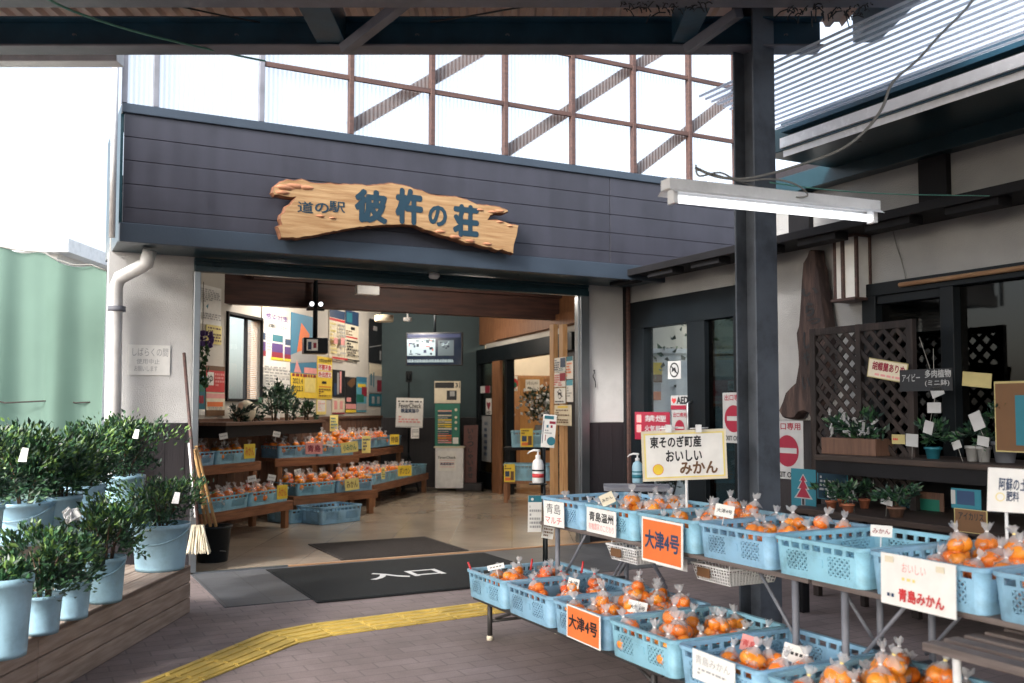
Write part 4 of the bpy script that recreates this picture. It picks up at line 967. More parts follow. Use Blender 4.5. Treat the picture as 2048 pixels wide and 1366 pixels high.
def cable(name, label, cat, pts, r, mt, seg=6, smooth=4):
    P = [Vector(p) for p in pts]; o = []
    for i in range(len(P)-1):
        a, b, c, d = P[max(i-1,0)], P[i], P[i+1], P[min(i+2,len(P)-1)]
        for k in range(smooth):
            s = k/smooth; o.append(.5*((2*b)+(c-a)*s+(2*a-5*b+4*c-d)*s*s+(3*b-a-3*c+d)*s*s*s))
    o.append(P[-1]); q = o[0].copy(); mb = MB(); mb.tube([p-q for p in o], r, seg=seg); return tag(mb.build(name, M[mt], None, q), label, cat)
def pd_(lst): return [D(a, b, d) for a, b, d in lst]
cable('power_cable', 'grey cable rising from the batten light to the milky roof', 'cable', pd_([(1390,335,3.98),(1430,352,3.98),(1480,358,4.0),(1530,350,4.05),(1600,330,4.1),(1680,300,4.1),(1730,262,4.1),(1765,215,4.1),(1785,165,4.15),(1835,120,4.2),(1880,70,4.25),(1930,20,4.3),(1960,-20,4.3)]), .0065, 'cable')
cable('coiled_cable', 'loose coil of thin grey wire on top of the batten', 'cable', pd_([(1392,330,3.97),(1398,352,3.95),(1440,345,3.97),(1480,362,4.0),(1540,358,4.02),(1590,368,4.05),(1615,392,4.1),(1560,392,4.1),(1500,370,4.05),(1440,352,4.0),(1395,340,3.97)]), .004, 'cable')
cable('green_rope', 'thin green rope stretched from the batten to the wing wall', 'rope', pd_([(1540,365,4.1),(1640,378,4.3),(1740,386,4.6),(1850,390,5.0),(1990,392,5.5),(2100,396,5.8)]), .003, 'rope')
cable('green_rope', 'pale green rope slanting under the canopy at top left', 'rope', pd_([(-60,-60,3.8),(60,-20,4.1),(140,20,4.4),(260,60,4.8),(380,90,5.15),(480,112,5.5),(530,122,5.7)]), .006, 'rope')
cable('black_cable', 'black cable sagging under the canopy roof, left of the brace', 'cable', pd_([(290,-5,4.9),(370,15,5.0),(450,32,5.1),(520,45,5.2)]), .005, 'black')
cable('black_cable', 'black cable crossing the roof sheet right of the brace', 'cable', pd_([(860,44,5.2),(940,32,5.1),(1020,18,5.0),(1085,8,4.9)]), .005, 'black')
# hanging dried decorations at the canopy top

# ================================================================== inside the hall
def lamp(name, label, loc, r, power, col=(1,.86,.68), parent_rz=0):
    t = thing(name, label, 'lamp', loc)
    mb = MB(); mb.lathe([(0,0),(r,0),(r,-.05),(r*.93,-.06)], (0,0,0), 28); mb.build('lamp_base', M['whitepl'], t)
    mb = MB(); mb.lathe([(r*.93,-.058),(r*.8,-.085),(0,-.1)], (0,0,0), 28); mb.build('diffuser', M['lampglow'], t)
    l = bpy.data.lights.new('lamp_light', 'POINT'); l.energy = power; l.color = col; l.shadow_soft_size = .22
    lo = bpy.data.objects.new('lamp_light', l); C.objects.link(lo); lo.parent = t; lo.location = (0,0,-.24)
    return t
M['lampglow'] = flat('lamp_diffuser', (1,.86,.66), .5, emit=2.5)
for i, (x, y, pw, lb) in enumerate(((-2.2,11.4,32,'round ceiling lamp in the hall near the poster wall'), (-1.4,14.0,22,'round ceiling lamp in the hall near the back wall'), (-.4,10.0,18,'round ceiling lamp in the hall nearest the entrance'))):
    lamp('ceiling_lamp', lb, (x, y, CZ), .2, pw, (1,.90,.78))
for x, y, lb in ((1.2,15.2,'round ceiling lamp just past the sliding door'), (.6,17.3,'round ceiling lamp deep in the shop room')):
    lamp('ceiling_lamp', lb, (x, y, CZ), .2, 24, (1,.84,.62))

# small fittings
p = FAC.W(0,0); q = G(775, 630, ZBb)
t = thing('drum_lamp', 'small cream drum fitting under the brown lintel beam', 'lamp', (D(768,624,11.9).x, 11.9, ZBb)); mb = MB(); mb.lathe([(0,0),(.12,0),(.12,-.07),(.11,-.08),(0,-.08)], (0,0,0), 24); mb.build('shade', M['offwhite'], t)
q = D(815, 641, 13); mb = MB(); mb.lathe([(0,.04),(.06,.04),(.06,0),(.05,-.01),(0,-.01)], (0,0,0), 18); mb.box(-.01,.01,-.01,.01,.03,CZ-q.z); tag(mb.build('smoke_detector', M['whitepl'], None, q), 'small white detector hung behind the beam near the television', 'detector')
q = G(867, 547, ZB+.02); q.z = ZB+.02; mb = MB(); mb.lathe([(0,0),(.055,0),(.055,-.03),(.035,-.05),(0,-.052)], (0,0,0), 20); tag(mb.build('smoke_detector', M['whitepl'], None, q), 'round white detector under the dark soffit above the entrance', 'detector')
q = D(734, 581, 10.6); mb = MB(); mb.box(-.13,.13,-.05,.05,-.05,.05); tag(mb.build('emergency_light', M['whitepl'], None, q, (0,0,FAC.rz), bevel=.008), 'white box light fixed to the brown lintel beam', 'light box')
q = D(485, 598, 10.7); mb = MB(); mb.lathe([(0,0),(.02,0),(.03,.01),(.045,.012),(.045,.03),(0,.03)], (0,0,0), 18); tag(mb.build('beam_fixing', M['stain'], None, q, (R(90),0,FAC.rz)), 'small round metal fitting on the left end of the lintel beam', 'fitting')

# hanging display with two small spots
hd = D(630, 692, 10.9); t = thing('hanging_display', 'black box display hung from the ceiling on a black pole', 'display', hd, R(18))
mb = MB(); mb.box(-.135,.135,-.1,.12,-.09,.09); mb.build('body', M['darkfr'], t, bevel=.006)
mb = MB(); mb.box(-.105,.02,-.104,-.101,-.06,.07); mb.box(-.09,-.05,-.1055,-.1045,-.05,.04,1); mb.box(-.03,.005,-.1055,-.1045,-.03,.03,2); mb.build('screen', [M['white'], M['navy'], M['crimson']], t)
mb = MB(); mb.tube([(0,0,.09),(0,0,CZ-hd.z)], .028); mb.build('pole', M['darkfr'], t)
mb = MB(); mb.box(-.1,.1,-.04,.04,.41,.43); mb.build('bracket', M['darkfr'], t)
for s_ in (-1, 1):
    mb = MB(); mb.tube([(s_*.05,-.09,.475),(s_*.05,.0,.475)], .038, seg=14); sp = mb.build('spotlight', M['darkfr'], t)
    mb = MB(); mb.tube([(s_*.05,-.094,.475),(s_*.05,-.091,.475)], .026, seg=14); mb.build('spot_lens', M['fluo'], sp)
# television
tvd = D(868, 698, 14.2); t = thing('television', 'wall television showing a two part news picture, hung near the ceiling', 'television', tvd, R(-6))
mb = MB(); mb.box(-.43,.43,0,.06,-.25,.25); mb.build('bezel', M['black'], t, bevel=.005)
ms = [M['screend'], M['screen'], flat('tv_grey', (.05,.08,.10), .3, emit=.15), flat('tv_blue', (.006,.015,.06), .3, emit=.2), flat('tv_red', (.3,.05,.05), .3, emit=.3)]
mb = MB(); mb.box(-.41,.41,-.003,0,-.235,.235)
q = random.Random(3)
def rc(a,b,c,d,m,l=1): mb.add([(a,-.003-.001*l,b),(c,-.003-.001*l,b),(c,-.003-.001*l,d),(a,-.003-.001*l,d)], [(0,1,2,3)], m)
rc(-.40,.17,.40,.22,3); rc(-.41,-.1,.02,.15,1); rc(.06,-.1,.30,.13,2)
for k in range(22): a = q.uniform(-.40,-.02); b = q.uniform(-.09,.12); rc(a,b,a+q.uniform(.01,.06),b+q.uniform(.01,.05),q.choice([0,2,4,2,3]),2)
for k in range(12): a = q.uniform(.07,.26); b = q.uniform(.0,.10); rc(a,b,a+q.uniform(.01,.04),b+q.uniform(.01,.03),q.choice([0,1,3]),2)
x = -.40
while x < .28: w_ = q.uniform(.02,.045); rc(x,-.2,x+w_*.4,-.155,1,2); rc(x+w_*.55,-.2,x+w_*.8,-.17,1,2); x += w_
mb.build('screen', ms, t)
mb = MB(); mb.tube([(0,.05,.2),(0,.08,CZ-tvd.z)], .02); mb.build('mount', M['darkfr'], t)

# posters on the left wall
def lpost(name, label, cat, box, base, items, y=-.012, roll=R(0), **k): return signp(name, label, cat, ILW, box, y, base, items, roll=roll, **k)
SK = R(2)
lpost('poster','tall white notice with thin sketches at the near end of the poster wall','poster',(396,572,442,650),'white',lines(.1,.55,.9,.92,7,'grey')+lines(.1,.12,.9,.3,3,'grey')+[('p',[(.2,.45),(.3,.52),(.28,.38)],'teal')])
lpost('poster','yellowish sheet under the sketched notice','poster',(412,650,443,688),'ylw2',lines(.1,.1,.9,.9,5,'brownpr'))
lpost('poster','dark red food poster near the jamb','poster',(412,732,449,784),'red',[('r',0,.82,1,1,'brownpr'),('r',.05,.25,.4,.75,'white'),('t','ゆ',.1,.35,.35,.65,.02,'black'),*lines(.45,.2,.95,.75,4,'pink')])
lpost('poster','small striped flyer under the dark red poster','poster',(412,785,449,832),'offwhite',[('r',0,.75,1,.95,'pink'),('r',.05,.4,.9,.6,'orcard'),('r',0,0,1,.25,'brownpr'),*lines(.1,.26,.9,.4,2,'grey')])
lpost('poster','narrow dark flyer touching the left door jamb','poster',(394,752,410,830),'teal',[('r',0,0,1,.15,'white'),('r',.2,.3,.8,.5,'crimson'),('r',.1,.6,.9,.85,'green')])
lpost('poster','large grey white guide poster with purple blocks right of the window','poster',(523,617,580,792),'offwhite',
  [('r',0,0,1,.9,'white'),('t','感染対策',.12,.86,.9,.93,.02,'purple'),('t','店舗紹介メニュー',.2,.77,.85,.82,.02,'black'),
   ('r',.0,.62,.12,.7,'navy'),('r',.35,.62,.72,.7,'teal'),('r',.8,.6,1,.67,'navy'),('r',.0,.5,.12,.6,'purple'),('r',.33,.46,.72,.6,'purple'),('r',.78,.46,1,.58,'purple'),('r',.33,.44,.72,.5,'crimson'),('r',.78,.44,1,.49,'crimson'),('r',0,.44,.12,.5,'crimson'),('r',.3,.41,.74,.44,'yellow'),('r',.77,.41,1,.44,'yellow'),
   *lines(.15,.5,.3,.7,6,'grey'),*lines(.05,.05,.95,.34,9,'grey')])
lpost('calendar_poster','sailing poster with orange sail above a yellow calendar block','poster',(581,630,633,796),'skyblue',
  [('r',0,.72,1,1,'skyblue'),('p',[(.38,.9),(.2,.48),(.62,.54),(.7,.78)],'orcard'),('p',[(.0,.5),(.3,.55),(.6,.6),(1,.62),(1,.45),(0,.4)],'grey'),('p',[(.22,.45),(.12,.3),(.4,.3)],'pink'),('r',.5,.3,1,.37,'pink'),('r',0,.0,1,.29,'yellow'),('t','2021.4',.08,.17,.45,.23,.02,'black'),('t','2022.3',.08,.08,.45,.14,.02,'black'),('r',.52,.07,.95,.25,'ylw2'),*lines(.05,.24,.95,.3,1,'crimson')])
lpost('poster','bright yellow poster with white and red characters','poster',(634,714,664,798),'yellow',[('t','大切な命を守る',.1,.86,.9,.95,.03,'black'),('r',.06,.68,.94,.82,'white'),('t','不要不急',.08,.69,.92,.81,.04,'red'),('r',.06,.51,.94,.65,'white'),('t','外出控え',.08,.52,.92,.64,.04,'red'),('r',.3,.36,.6,.42,'black'),('r',.1,.28,.9,.3,'orcard'),*lines(.1,.05,.9,.25,4,'brownpr')])
lpost('poster','small white and yellow leaflet below the bright yellow poster','poster',(633,799,652,829),'ylw2',[('r',.1,.2,.9,.95,'white'),*lines(.15,.3,.85,.9,5,'pink')])
lpost('poster','dark topped timetable with red header strip, left of its pair','poster',(658,620,689,719),'offwhite',[('r',0,.83,1,1,'navy'),('r',0,.77,1,.82,'red'),*lines(.05,.1,.45,.74,9,'ylw2'),*lines(.52,.1,.95,.74,9,'grey'),('r',.1,.3,.35,.42,'pink'),('r',.55,.3,.8,.45,'pink'),('r',0,.0,1,.04,'red')])
lpost('poster','dark topped timetable with black footer, right of its pair','poster',(690,622,717,722),'offwhite',[('r',0,.72,1,1,'navy'),('r',.1,.76,.5,.95,'teal'),('r',.0,.45,.9,.48,'red'),('r',.4,.62,.7,.68,'black'),*lines(.05,.5,.9,.6,3,'brownpr'),*lines(.1,.08,.9,.42,6,'black'),('r',0,.0,.95,.025,'black')])
lpost('poster','dark poster with pale standing figures','poster',(665,740,690,794),'black',[('r',.35,.1,.5,.9,'grey'),('r',.55,.15,.7,.95,'pink'),('r',.1,.05,.3,.5,'navy')])
lpost('poster','dark event poster with pink lettering at its foot','poster',(691,754,712,825),'black',[('p',[(.1,.8),(.5,.95),(.9,.99),(.9,.8),(.5,.7)],'brownpr'),('r',.1,.3,.5,.42,'pink'),('r',0,.1,1,.24,'pink'),('r',0,0,1,.08,'yellow')])
lpost('poster','small pink cream card under the pale figures poster','poster',(664,797,689,828),'offwhite',[('r',.15,.3,.4,.85,'pink'),('r',.6,.3,.85,.85,'pink'),('r',0,0,1,.1,'crimson')])
lpost('poster','multicoloured blue pink and green leaflet','poster',(713,754,733,824),'cyan',[('r',0,.85,1,1,'skyblue'),('r',.1,.7,.9,.8,'yellow'),('r',.5,.45,1,.72,'crimson'),('r',0,.28,.7,.5,'green'),('r',0,.05,1,.24,'grey')])
lpost('poster','tall dark night poster at the far end of the wall','poster',(738,640,764,726),'black',[('r',.3,.75,.6,.85,'grey'),('p',[(.0,.35),(.95,.45),(.95,.43),(0,.33)],'grey'),('r',.8,.08,.92,.3,'grey')])
lpost('poster','pale poster with trees under the dark night poster','poster',(738,728,764,786),'grey',[('r',0,.6,1,1,'offwhite'),('r',.1,.25,.2,.65,'teal'),('r',.3,.2,.38,.7,'teal'),('r',.6,.05,.95,.45,'crimson')])
lpost('poster','small teal card at the dado of the far end of the wall','poster',(738,788,764,812),'teal',[('r',.2,.2,.4,.8,'grey'),('r',.6,.2,.8,.8,'grey')])
# small hanging flower ornament
q = ILW.W(ILW.pix(405,690,-.1)[0], -.1, ILW.pix(405,678,-.1)[1]); t = thing('flower_ornament', 'purple and green artificial flower hanging beside the left jamb', 'ornament', q)
mb = MB(); r5 = random.Random(5)
for k in range(30):
    a = r5.uniform(0,6.28); b = r5.uniform(-1,1); v = Vector((math.cos(a)*.09, math.sin(a)*.05, b*.07)); mb.obox(v, (.05,.012,.035), Euler((a,b*2,a)).to_matrix())
mb.build('blossoms', M['purple'], t); mb = MB()
for k in range(60):
    z = -.05-k*.0075; v = Vector((r5.uniform(-.05,.06), r5.uniform(-.03,.03), z)); mb.obox(v, (.05,.008,.03), Euler((r5.uniform(0,6),r5.uniform(0,6),r5.uniform(0,6))).to_matrix())
mb.build('leaves', M['leaf1'], t); mb = MB(); mb.tube([(0,0,.6),(0,0,-.4)], .004); mb.build('string', M['stembr'], t)

# bushes ------------------------------------------------------------
def bush(mb, c, rx_, ry_, rz_, n, ls, seed, up=.4, m=(0,0,0,1,1,2,3)):
    q = random.Random(seed)
    tips = [Vector((q.gauss(0,.5)*rx_, q.gauss(0,.5)*ry_, q.uniform(-.6,1)*rz_)) for _ in range(max(8, n//40))]
    for i in range(n):
        tp = tips[i % len(tips)]; p = Vector(c) + tp + Vector((q.gauss(0,.17)*rx_, q.gauss(0,.17)*ry_, q.gauss(0,.17)*rz_))
        d = (Vector((tp.x/rx_, tp.y/ry_, tp.z/rz_*.7+up)) + Vector((q.gauss(0,.6), q.gauss(0,.6), q.gauss(0,.5)))).normalized()
        s = d.cross(Vector((q.gauss(0,1), q.gauss(0,1), q.gauss(0,1)+1))).normalized(); L_ = ls*q.uniform(.6,1.3); W_ = L_*.22; nrm = d.cross(s)
        a = p; b = p + d*L_; mm = p + d*L_*.5; 
        mi = q.choice(m)
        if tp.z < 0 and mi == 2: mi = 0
        mb.add([a, mm+s*W_+nrm*W_*.5, b, mm, mm-s*W_+nrm*W_*.5], [(0,1,2,3),(0,3,2,4)], mi)
def pot_plant(name, label, cat, loc, rx_, rz_, n, ls, seed, group=None, up=.5, m=(0,0,0,1,1,2,3), h0=0, ry_=None):
    t = thing(name, label, cat, loc, 0, group)
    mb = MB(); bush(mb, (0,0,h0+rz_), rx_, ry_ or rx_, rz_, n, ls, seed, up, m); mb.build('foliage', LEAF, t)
    q = random.Random(seed); mb = MB()
    for k in range(9):
        a = q.uniform(0,6.28); r_ = rx_*.7; mb.tube([(math.cos(a)*.03,math.sin(a)*.03,0),(math.cos(a)*r_*.4,math.sin(a)*r_*.4,h0+rz_*.6),(math.cos(a)*r_,math.sin(a)*r_,h0+rz_*1.4)], [.006,.005,.003], seg=5)
    mb.build('stem', M['stembr'], t); return t

# planter ledge with arrangements
xa, xb = ILW.pix(452, 850, -.45)[0], ILW.pix(652, 850, -.45)[0]; zt_ = ILW.pix(560, 842, -.45)[1]
t = thing('wall_ledge', 'dark timber ledge carrying flower arrangements along the poster wall', 'ledge', ILW.W(xa, -.45, zt_), ILW.rz)
mb = MB(); mb.box(0, xb-xa, 0, .43, -.035, 0); mb.build('board', M['dado_in'], t, bevel=.004); mb = MB(); mb.box(.05, xb-xa-.05, .03, .4, -.16, -.036); mb.build('box', M['dark'], t)
def led(px, w_=0): x = ILW.pix(px, 820, -.25)[0]; return ILW.W(x, -.25, zt_)
for i, (px, r_, h_, n, sd, lb, mm) in enumerate(((478,.08,.07,160,11,'low dark leafy arrangement at the near end of the ledge',(0,3,3)),(505,.10,.05,120,12,'low dark arrangement beside the pale round bowl',(0,3,3)),(548,.20,.20,700,13,'big dark arrangement with tall sprigs on the ledge',(0,0,3,1)),(575,.14,.15,420,14,'dark green arrangement in the middle of the ledge',(0,3,3)),(612,.10,.10,260,15,'small round dark plant at the far end of the ledge',(0,1,3)))):
    pot_plant('flower_arrangement', lb, 'plant', led(px), r_, h_, n, .06, sd, 'arrangements on the wall ledge', m=mm)
q = led(492); mb = MB(); mb.lathe([(0,.0),(.06,.0),(.10,.06),(.11,.13),(.08,.2),(.02,.235),(0,.237)], (0,0,.0), 20); tag(mb.build('paper_globe', M['offwhite'], None, q), 'pale round paper globe on the ledge', 'ornament')
for px, zz, lb in ((530,.06,'lower white folded card on the ledge'),(553,.10,'upper white folded card on the ledge')):
    q = led(px); mb = MB(); mb.box(-.035,.035,-.16,-.155,zz-.03,zz+.04); tag(mb.build('folded_card', M['whitepl'], None, q, (0,R(20),ILW.rz)), lb, 'card')

# display shelves with crates of oranges
def shelf_unit(label, p0, p1, q0, q1, crates_low, crates_up, seed, upl, lol, lh=.30, uh=.72):
    P0, P1 = Vector((*p0,0)), Vector((*p1,0)); fr = Fr(P0, math.atan2(P1.y-P0.y, P1.x-P0.x)); L_ = (P1-P0).length
    t = thing('display_shelf', label, 'shelf', P0, fr.rz, 'stepped timber shelves in the hall'); sb = q0
    mb = MB(); mb.box(-.05, L_+.05, 0, .50, lh-.035, lh); mb.build('lower_board', M['woodor'], t, bevel=.004)
    mb = MB(); mb.box(-.05, L_+.05, sb, sb+.52, uh-.035, uh); mb.build('upper_board', M['woodor'], t, bevel=.004)
    mb = MB(); mb.box(-.05, L_+.05, .0, .03, lh-.10, lh-.036); mb.box(-.05, L_+.05, sb, sb+.03, uh-.10, uh-.036); mb.build('apron_rail', M['woodor'], t, bevel=.003)
    for xx in (0, L_-.07):
        mb = MB(); mb.box(xx, xx+.07, .02, .08, 0, lh-.036); mb.build('leg', M['woodorz'], t, bevel=.004)
        mb = MB(); mb.box(xx, xx+.07, sb+.02, sb+.08, 0, uh-.036); mb.build('leg', M['woodorz'], t, bevel=.004)
        mb = MB(); mb.box(xx, xx+.05, sb+.42, sb+.48, 0, uh-.036); mb.build('leg', M['woodorz'], t, bevel=.004)
    return fr, L_
def shelf_crates(fr, n, L_, y, z, labels, cells_fn, tagn, vs=(0,1,2,3)):
    st = L_/n
    for k in range(n):
        sc = min(1.0, (st-.01)/.6)
        lb, full = labels[k]
        x = k*st + .005
        # long side in front: turn the crate by 90 degrees
        crate(fr, 0, 0, 0, lb, tagn, rz=R(90), scale=(.95, (st-.012)/.6, .95), w3=fr.W(x+st-.012, y, z))
        if full:
            nx = max(2, int(st/.16)); cells = grid(nx, 3, .14, .86, .16, .84)
            if full > 1: cells += grid(nx, 2, .2, .8, .25, .7, dz=.055)
            if full > 2: cells += grid(max(2,nx-1), 1, .3, .7, .45, .45, dz=.11)
            fill(fr, x, y, z, st, .44, cells, 'clear bag of oranges in the ' + lb, 'oranges in the ' + lb, vs, .06, 1.08)
UL = 'crates on the hall shelves'
fA, LA = shelf_unit('near stepped timber shelf unit just inside the left jamb', (-2.92,9.1), (-2.42,10.45), .42, None, 0, 0, 1, None, None)
shelf_crates(fA, 2, LA, .01, .30, [('lower crate of the near shelf closest to the jamb', 1), ('second lower crate of the near shelf', 1)], None, UL)
shelf_crates(fA, 2, LA, .43, .72, [('upper crate of the near shelf closest to the jamb', 2), ('second upper crate of the near shelf', 1)], None, UL)
fB, LB = shelf_unit('middle stepped timber shelf unit jutting into the hall', (-2.46,10.95), (-1.70,11.85), .36, None, 0, 0, 2, None, None)
shelf_crates(fB, 2, LB, .01, .30, [('lower left crate of the middle shelf', 2), ('lower right crate of the middle shelf, heaped high', 3)], None, UL)
shelf_crates(fB, 2, LB, .37, .72, [('upper left crate of the middle shelf', 1), ('upper right crate of the middle shelf, heaped high', 3)], None, UL)
fC, LC = shelf_unit('far stepped timber shelf unit along the poster wall', (-1.80,12.6), (-1.32,14.95), .42, None, 0, 0, 3, None, None)
shelf_crates(fC, 4, LC, .01, .30, [('lower crate of the far shelf at its near end', 2), ('second lower crate of the far shelf', 1), ('third lower crate of the far shelf', 1), ('last lower crate of the far shelf', 0)], None, UL)
shelf_crates(fC, 4, LC, .43, .74, [('upper crate of the far shelf at its near end', 3), ('second upper crate of the far shelf', 2), ('third upper crate of the far shelf', 2), ('last upper crate of the far shelf', 0)], None, UL)
q = G(612, 1049, .0); crate(Fr(q, fB.rz), 0, .15, .01, 'empty crate on the floor under the middle shelf, left of the leg', 'crates stored on the hall floor', rz=R(90), w3=Fr(q, fB.rz).W(.45, .1, .01))
q = G(668, 1052, .0); crate(Fr(q, fB.rz), 0, .15, .01, 'empty crate on the floor under the middle shelf, right of the leg', 'crates stored on the hall floor', rz=R(90), w3=Fr(q, fB.rz).W(.50, .1, .01), scale=(1,1,1.25))
# yellow and pink price cards in the hall
def hcard(px0, py0, px1, py1, d, label, base='yellow', txt='一袋', col='orcard', roll=0, rz=None, t_=None):
    fr = Fr(D((px0+px1)/2, (py0+py1)/2, d), R(32) if rz is None else rz)
    it = [('t', txt, .12,.2,.88,.8,.02,col)] if txt else lines(.1,.12,.9,.88,4,col)
    signp('price_card', label, 'price card', fr, (px0,py0,px1,py1), 0, base, it, roll=roll, group='price cards on the hall shelves')
hcard(488,888,510,917,9.0,'yellow card on the upper crate of the near shelf',txt='みかん',rz=R(60))
hcard(554,970,575,998,9.75,'yellow card on the second lower crate of the near shelf',txt='みかん',rz=R(60))
hcard(611,886,645,908,10.9,'pink card on the upper left crate of the middle shelf','pink','青島','crimson')
hcard(682,884,716,905,11.5,'pale yellow card on the upper right crate of the middle shelf','ylw2','小みかん','green',roll=R(-6))
hcard(690,957,718,980,11.45,'pale yellow card on the lower right crate of the middle shelf','ylw2','みかん','brownpr',roll=R(-5))
hcard(724,872,741,906,12.3,'narrow dark and yellow leaflet hanging from the far shelf','ylw2',None,'navy')
hcard(780,869,798,889,13.0,'small yellow card on the far upper crates','yellow','特価','brownpr')
hcard(796,931,823,952,13.3,'yellow card on the lower crates of the far shelf','yellow','ポンカン','brownpr')
hcard(763,935,770,958,12.4,'thin green yellow card between the middle and far shelves','ylw2',None,'green')
hcard(822,855,838,877,14.3,'white printed sheet hanging at the end of the far shelf','white',None,'grey')
hcard(660,830,676,862,12.2,'yellow leaflet standing behind the heaped upper oranges','ylw2',None,'teal')
for i, (px, py, d, lb) in enumerate(((450,872,9.6,'white tag among the near upper oranges'),(550,868,10.6,'pale green tag on the second near upper crate'),(507,957,9.6,'pink white tag in the second lower crate of the near shelf'),(540,955,9.9,'bright white tag beside the pink white one'),(598,943,11.2,'pale green tag behind the lower left crate of the middle shelf'),(657,887,11.2,'white slanted tag between the pink and the yellow card'))):
    stick_card(px, py, d, .085, .06, lb, 'white', None, 'grey', roll=R(12 if i % 2 else -10), rz=R(35), group='tags in the hall fruit')

# fever check board on its tripod
fv = Fr(D(820, 825, 15.2), R(6))
signp('notice_board', 'white fever check board on a black tripod beside the far shelf', 'signboard', fv, (792,796,846,855), 0, 'white', [*lines(.06,.84,.94,.92,1,'black'),('t','FeverCheck',.1,.66,.92,.82,.015,'black'),('t','検温実施中',.18,.5,.84,.64,.03,'navy'),*lines(.1,.15,.9,.4,3,'pink'),('r',.02,.02,.98,.035,'grey')], roll=R(1.5))
b_ = fv.W(-.02,.04); t = thing('camera_tripod', 'black tripod with a round camera head behind the fever check board', 'tripod', (b_.x,b_.y,.008))
mb = MB(); mb.tube([(0,0,.5),(0,0,1.72)], .014); mb.build('pole', M['darkfr'], t)
for k in range(3): mb = MB(); a = k*2.1; mb.tube([(0,0,.6),(math.cos(a)*.16,math.sin(a)*.16,0)], .011); mb.build('leg', M['darkfr'], t)
mb = MB(); mb.box(-.05,.05,-.02,.02,1.72,1.9); mb.lathe([(0,1.74),(.035,1.76),(.035,1.86),(0,1.88)], (0,-.02,0), 12, 0); mb.build('camera_head', M['darkfr'], t, bevel=.01)
# leaflet rack over the white cabinet
LR = Fr(D(893, 880, 15.1), R(-3)); x0 = LR.pix(868,880)[0]; x1 = LR.pix(918,880)[0]
t = thing('leaflet_rack', 'green backed rack full of coloured leaflets standing over a white cabinet', 'leaflet rack', LR.W((x0+x1)/2, .1, LR.pix(890,893)[1]), LR.rz)
w_ = x1-x0; zt_ = LR.pix(890,815)[1] - LR.pix(890,893)[1]; h2 = LR.pix(890,762)[1] - LR.pix(890,893)[1]
mb = MB(); mb.box(-w_/2,w_/2,0,.03,0,zt_+.06); mb.build('back_board', M['green'], t, bevel=.004)
q = random.Random(9); mb = MB(); ms = ['white','yellow','red','offwhite','cyan','orcard','navy','pink','grey']
n = 15
for i in range(n):
    z = .05 + i*(zt_-.08)/n
    mb.box(-w_/2+.05, w_/2-.13, -.02, 0, z, z+(zt_-.08)/n*.6, q.randrange(9)); mb.box(-w_/2+.05, w_/2-.16-q.uniform(0,.1), -.023,-.0205, z+.004, z+(zt_-.08)/n*.3, q.randrange(9))
mb.box(w_/2-.11, w_/2-.02,-.01,0,.04,.14,0)
for zc in (.28,.38,.46,.58): mb.lathe([(0,0),(.022,0)], (w_/2-.06,0,0), 12, 3); mb.v[-24:] = [(v[0], -.012, zc+v[1]) for v in mb.v[-24:]]
mb.build('leaflets', [M[a] for a in ms], t)
mb = MB(); mb.box(-w_/2-.01,w_/2+.01,-.01,.02,zt_+.07,h2); mb.box(-w_/2+.0,w_/2-.0,-.014,-.0105,h2-.11,h2-.02,1); mb.box(-w_/2+.19,w_/2-.05,-.014,-.0105,zt_+.12,h2-.15,1); mb.box(w_/2-.09,w_/2-.01,-.018,-.0145,h2-.11,h2-.02,0); mb.text('3', w_/2-.07,h2-.1,w_/2-.03,h2-.03,-.02,1,.03)
mb.box(-w_/2+.24,w_/2-.08,-.018,-.0145,zt_+.18,zt_+.26,2)
mb.build('poster_panel', [M['offwhite'], M['black'], M['grey']], t)
CBf = Fr(D(898, 940, 15.0), R(-3)); xa = CBf.pix(869,940)[0]; xb = CBf.pix(928,940)[0]; zc = CBf.pix(898,893)[1]
t = thing('cabinet', 'low white cabinet with fever check notices on its front', 'cabinet', CBf.W((xa+xb)/2, 0, .008), CBf.rz); w_ = xb-xa
mb = MB(); mb.box(-w_/2+.01,w_/2-.01,0,.3,.05,zc-.03); mb.build('body', M['whitepl'], t, bevel=.006)
mb = MB(); mb.box(-w_/2-.01,w_/2+.01,-.02,.32,zc-.03,zc-.008); mb.build('cabinet_top', M['offwhite'], t, bevel=.004)
mb = MB(); mb.box(-w_/2+.05,w_/2-.12,-.005,-.001,.32,zc-.08); mb.text('FeverCheck',-w_/2+.06,zc-.22,w_/2-.13,zc-.14,-.007,1,.01); mb.text('検温実施中',-w_/2+.09,zc-.31,w_/2-.16,zc-.25,-.007,2,.02); 
for k in range(4): mb.box(-w_/2+.08,w_/2-.15,-.0065,-.0055,.38+k*.035,.386+k*.035,3)
mb.build('notice', [M['white'], M['black'], M['navy'], M['pink']], t)
# carved welcome board
wb = Fr(D(940, 962, 15.1), R(-5)); t = thing('welcome_board', 'upright red brown wooden board with carved welcome characters on a dark foot', 'signboard', (wb.o.x, wb.o.y, .008), wb.rz)
hb = D(940, 851, 15.1).z; 
mb = MB(); mb.prism([(-.11,.12),(.10,.12),(.125,hb),(-.10,hb-.01)], .05)
mb.v = [(v[0],v[1],v[2]) for v in mb.v]
for i, ch in enumerate('いらっしゃいませ'):
    zc = hb-.09-i*(hb-.24)/8; mb.text(ch, -.05, zc-.045, .06, zc+.03, -.003, 1, .02)
mb.build('board', [mat('red_brown_board', (.10,.035,.03), .5, var=.25), M['black']], t, bevel=0)
mb = MB(); mb.box(-.22,.2,-.12,.16,.0,.13); mb.build('foot', M['dado'], t, bevel=.02)
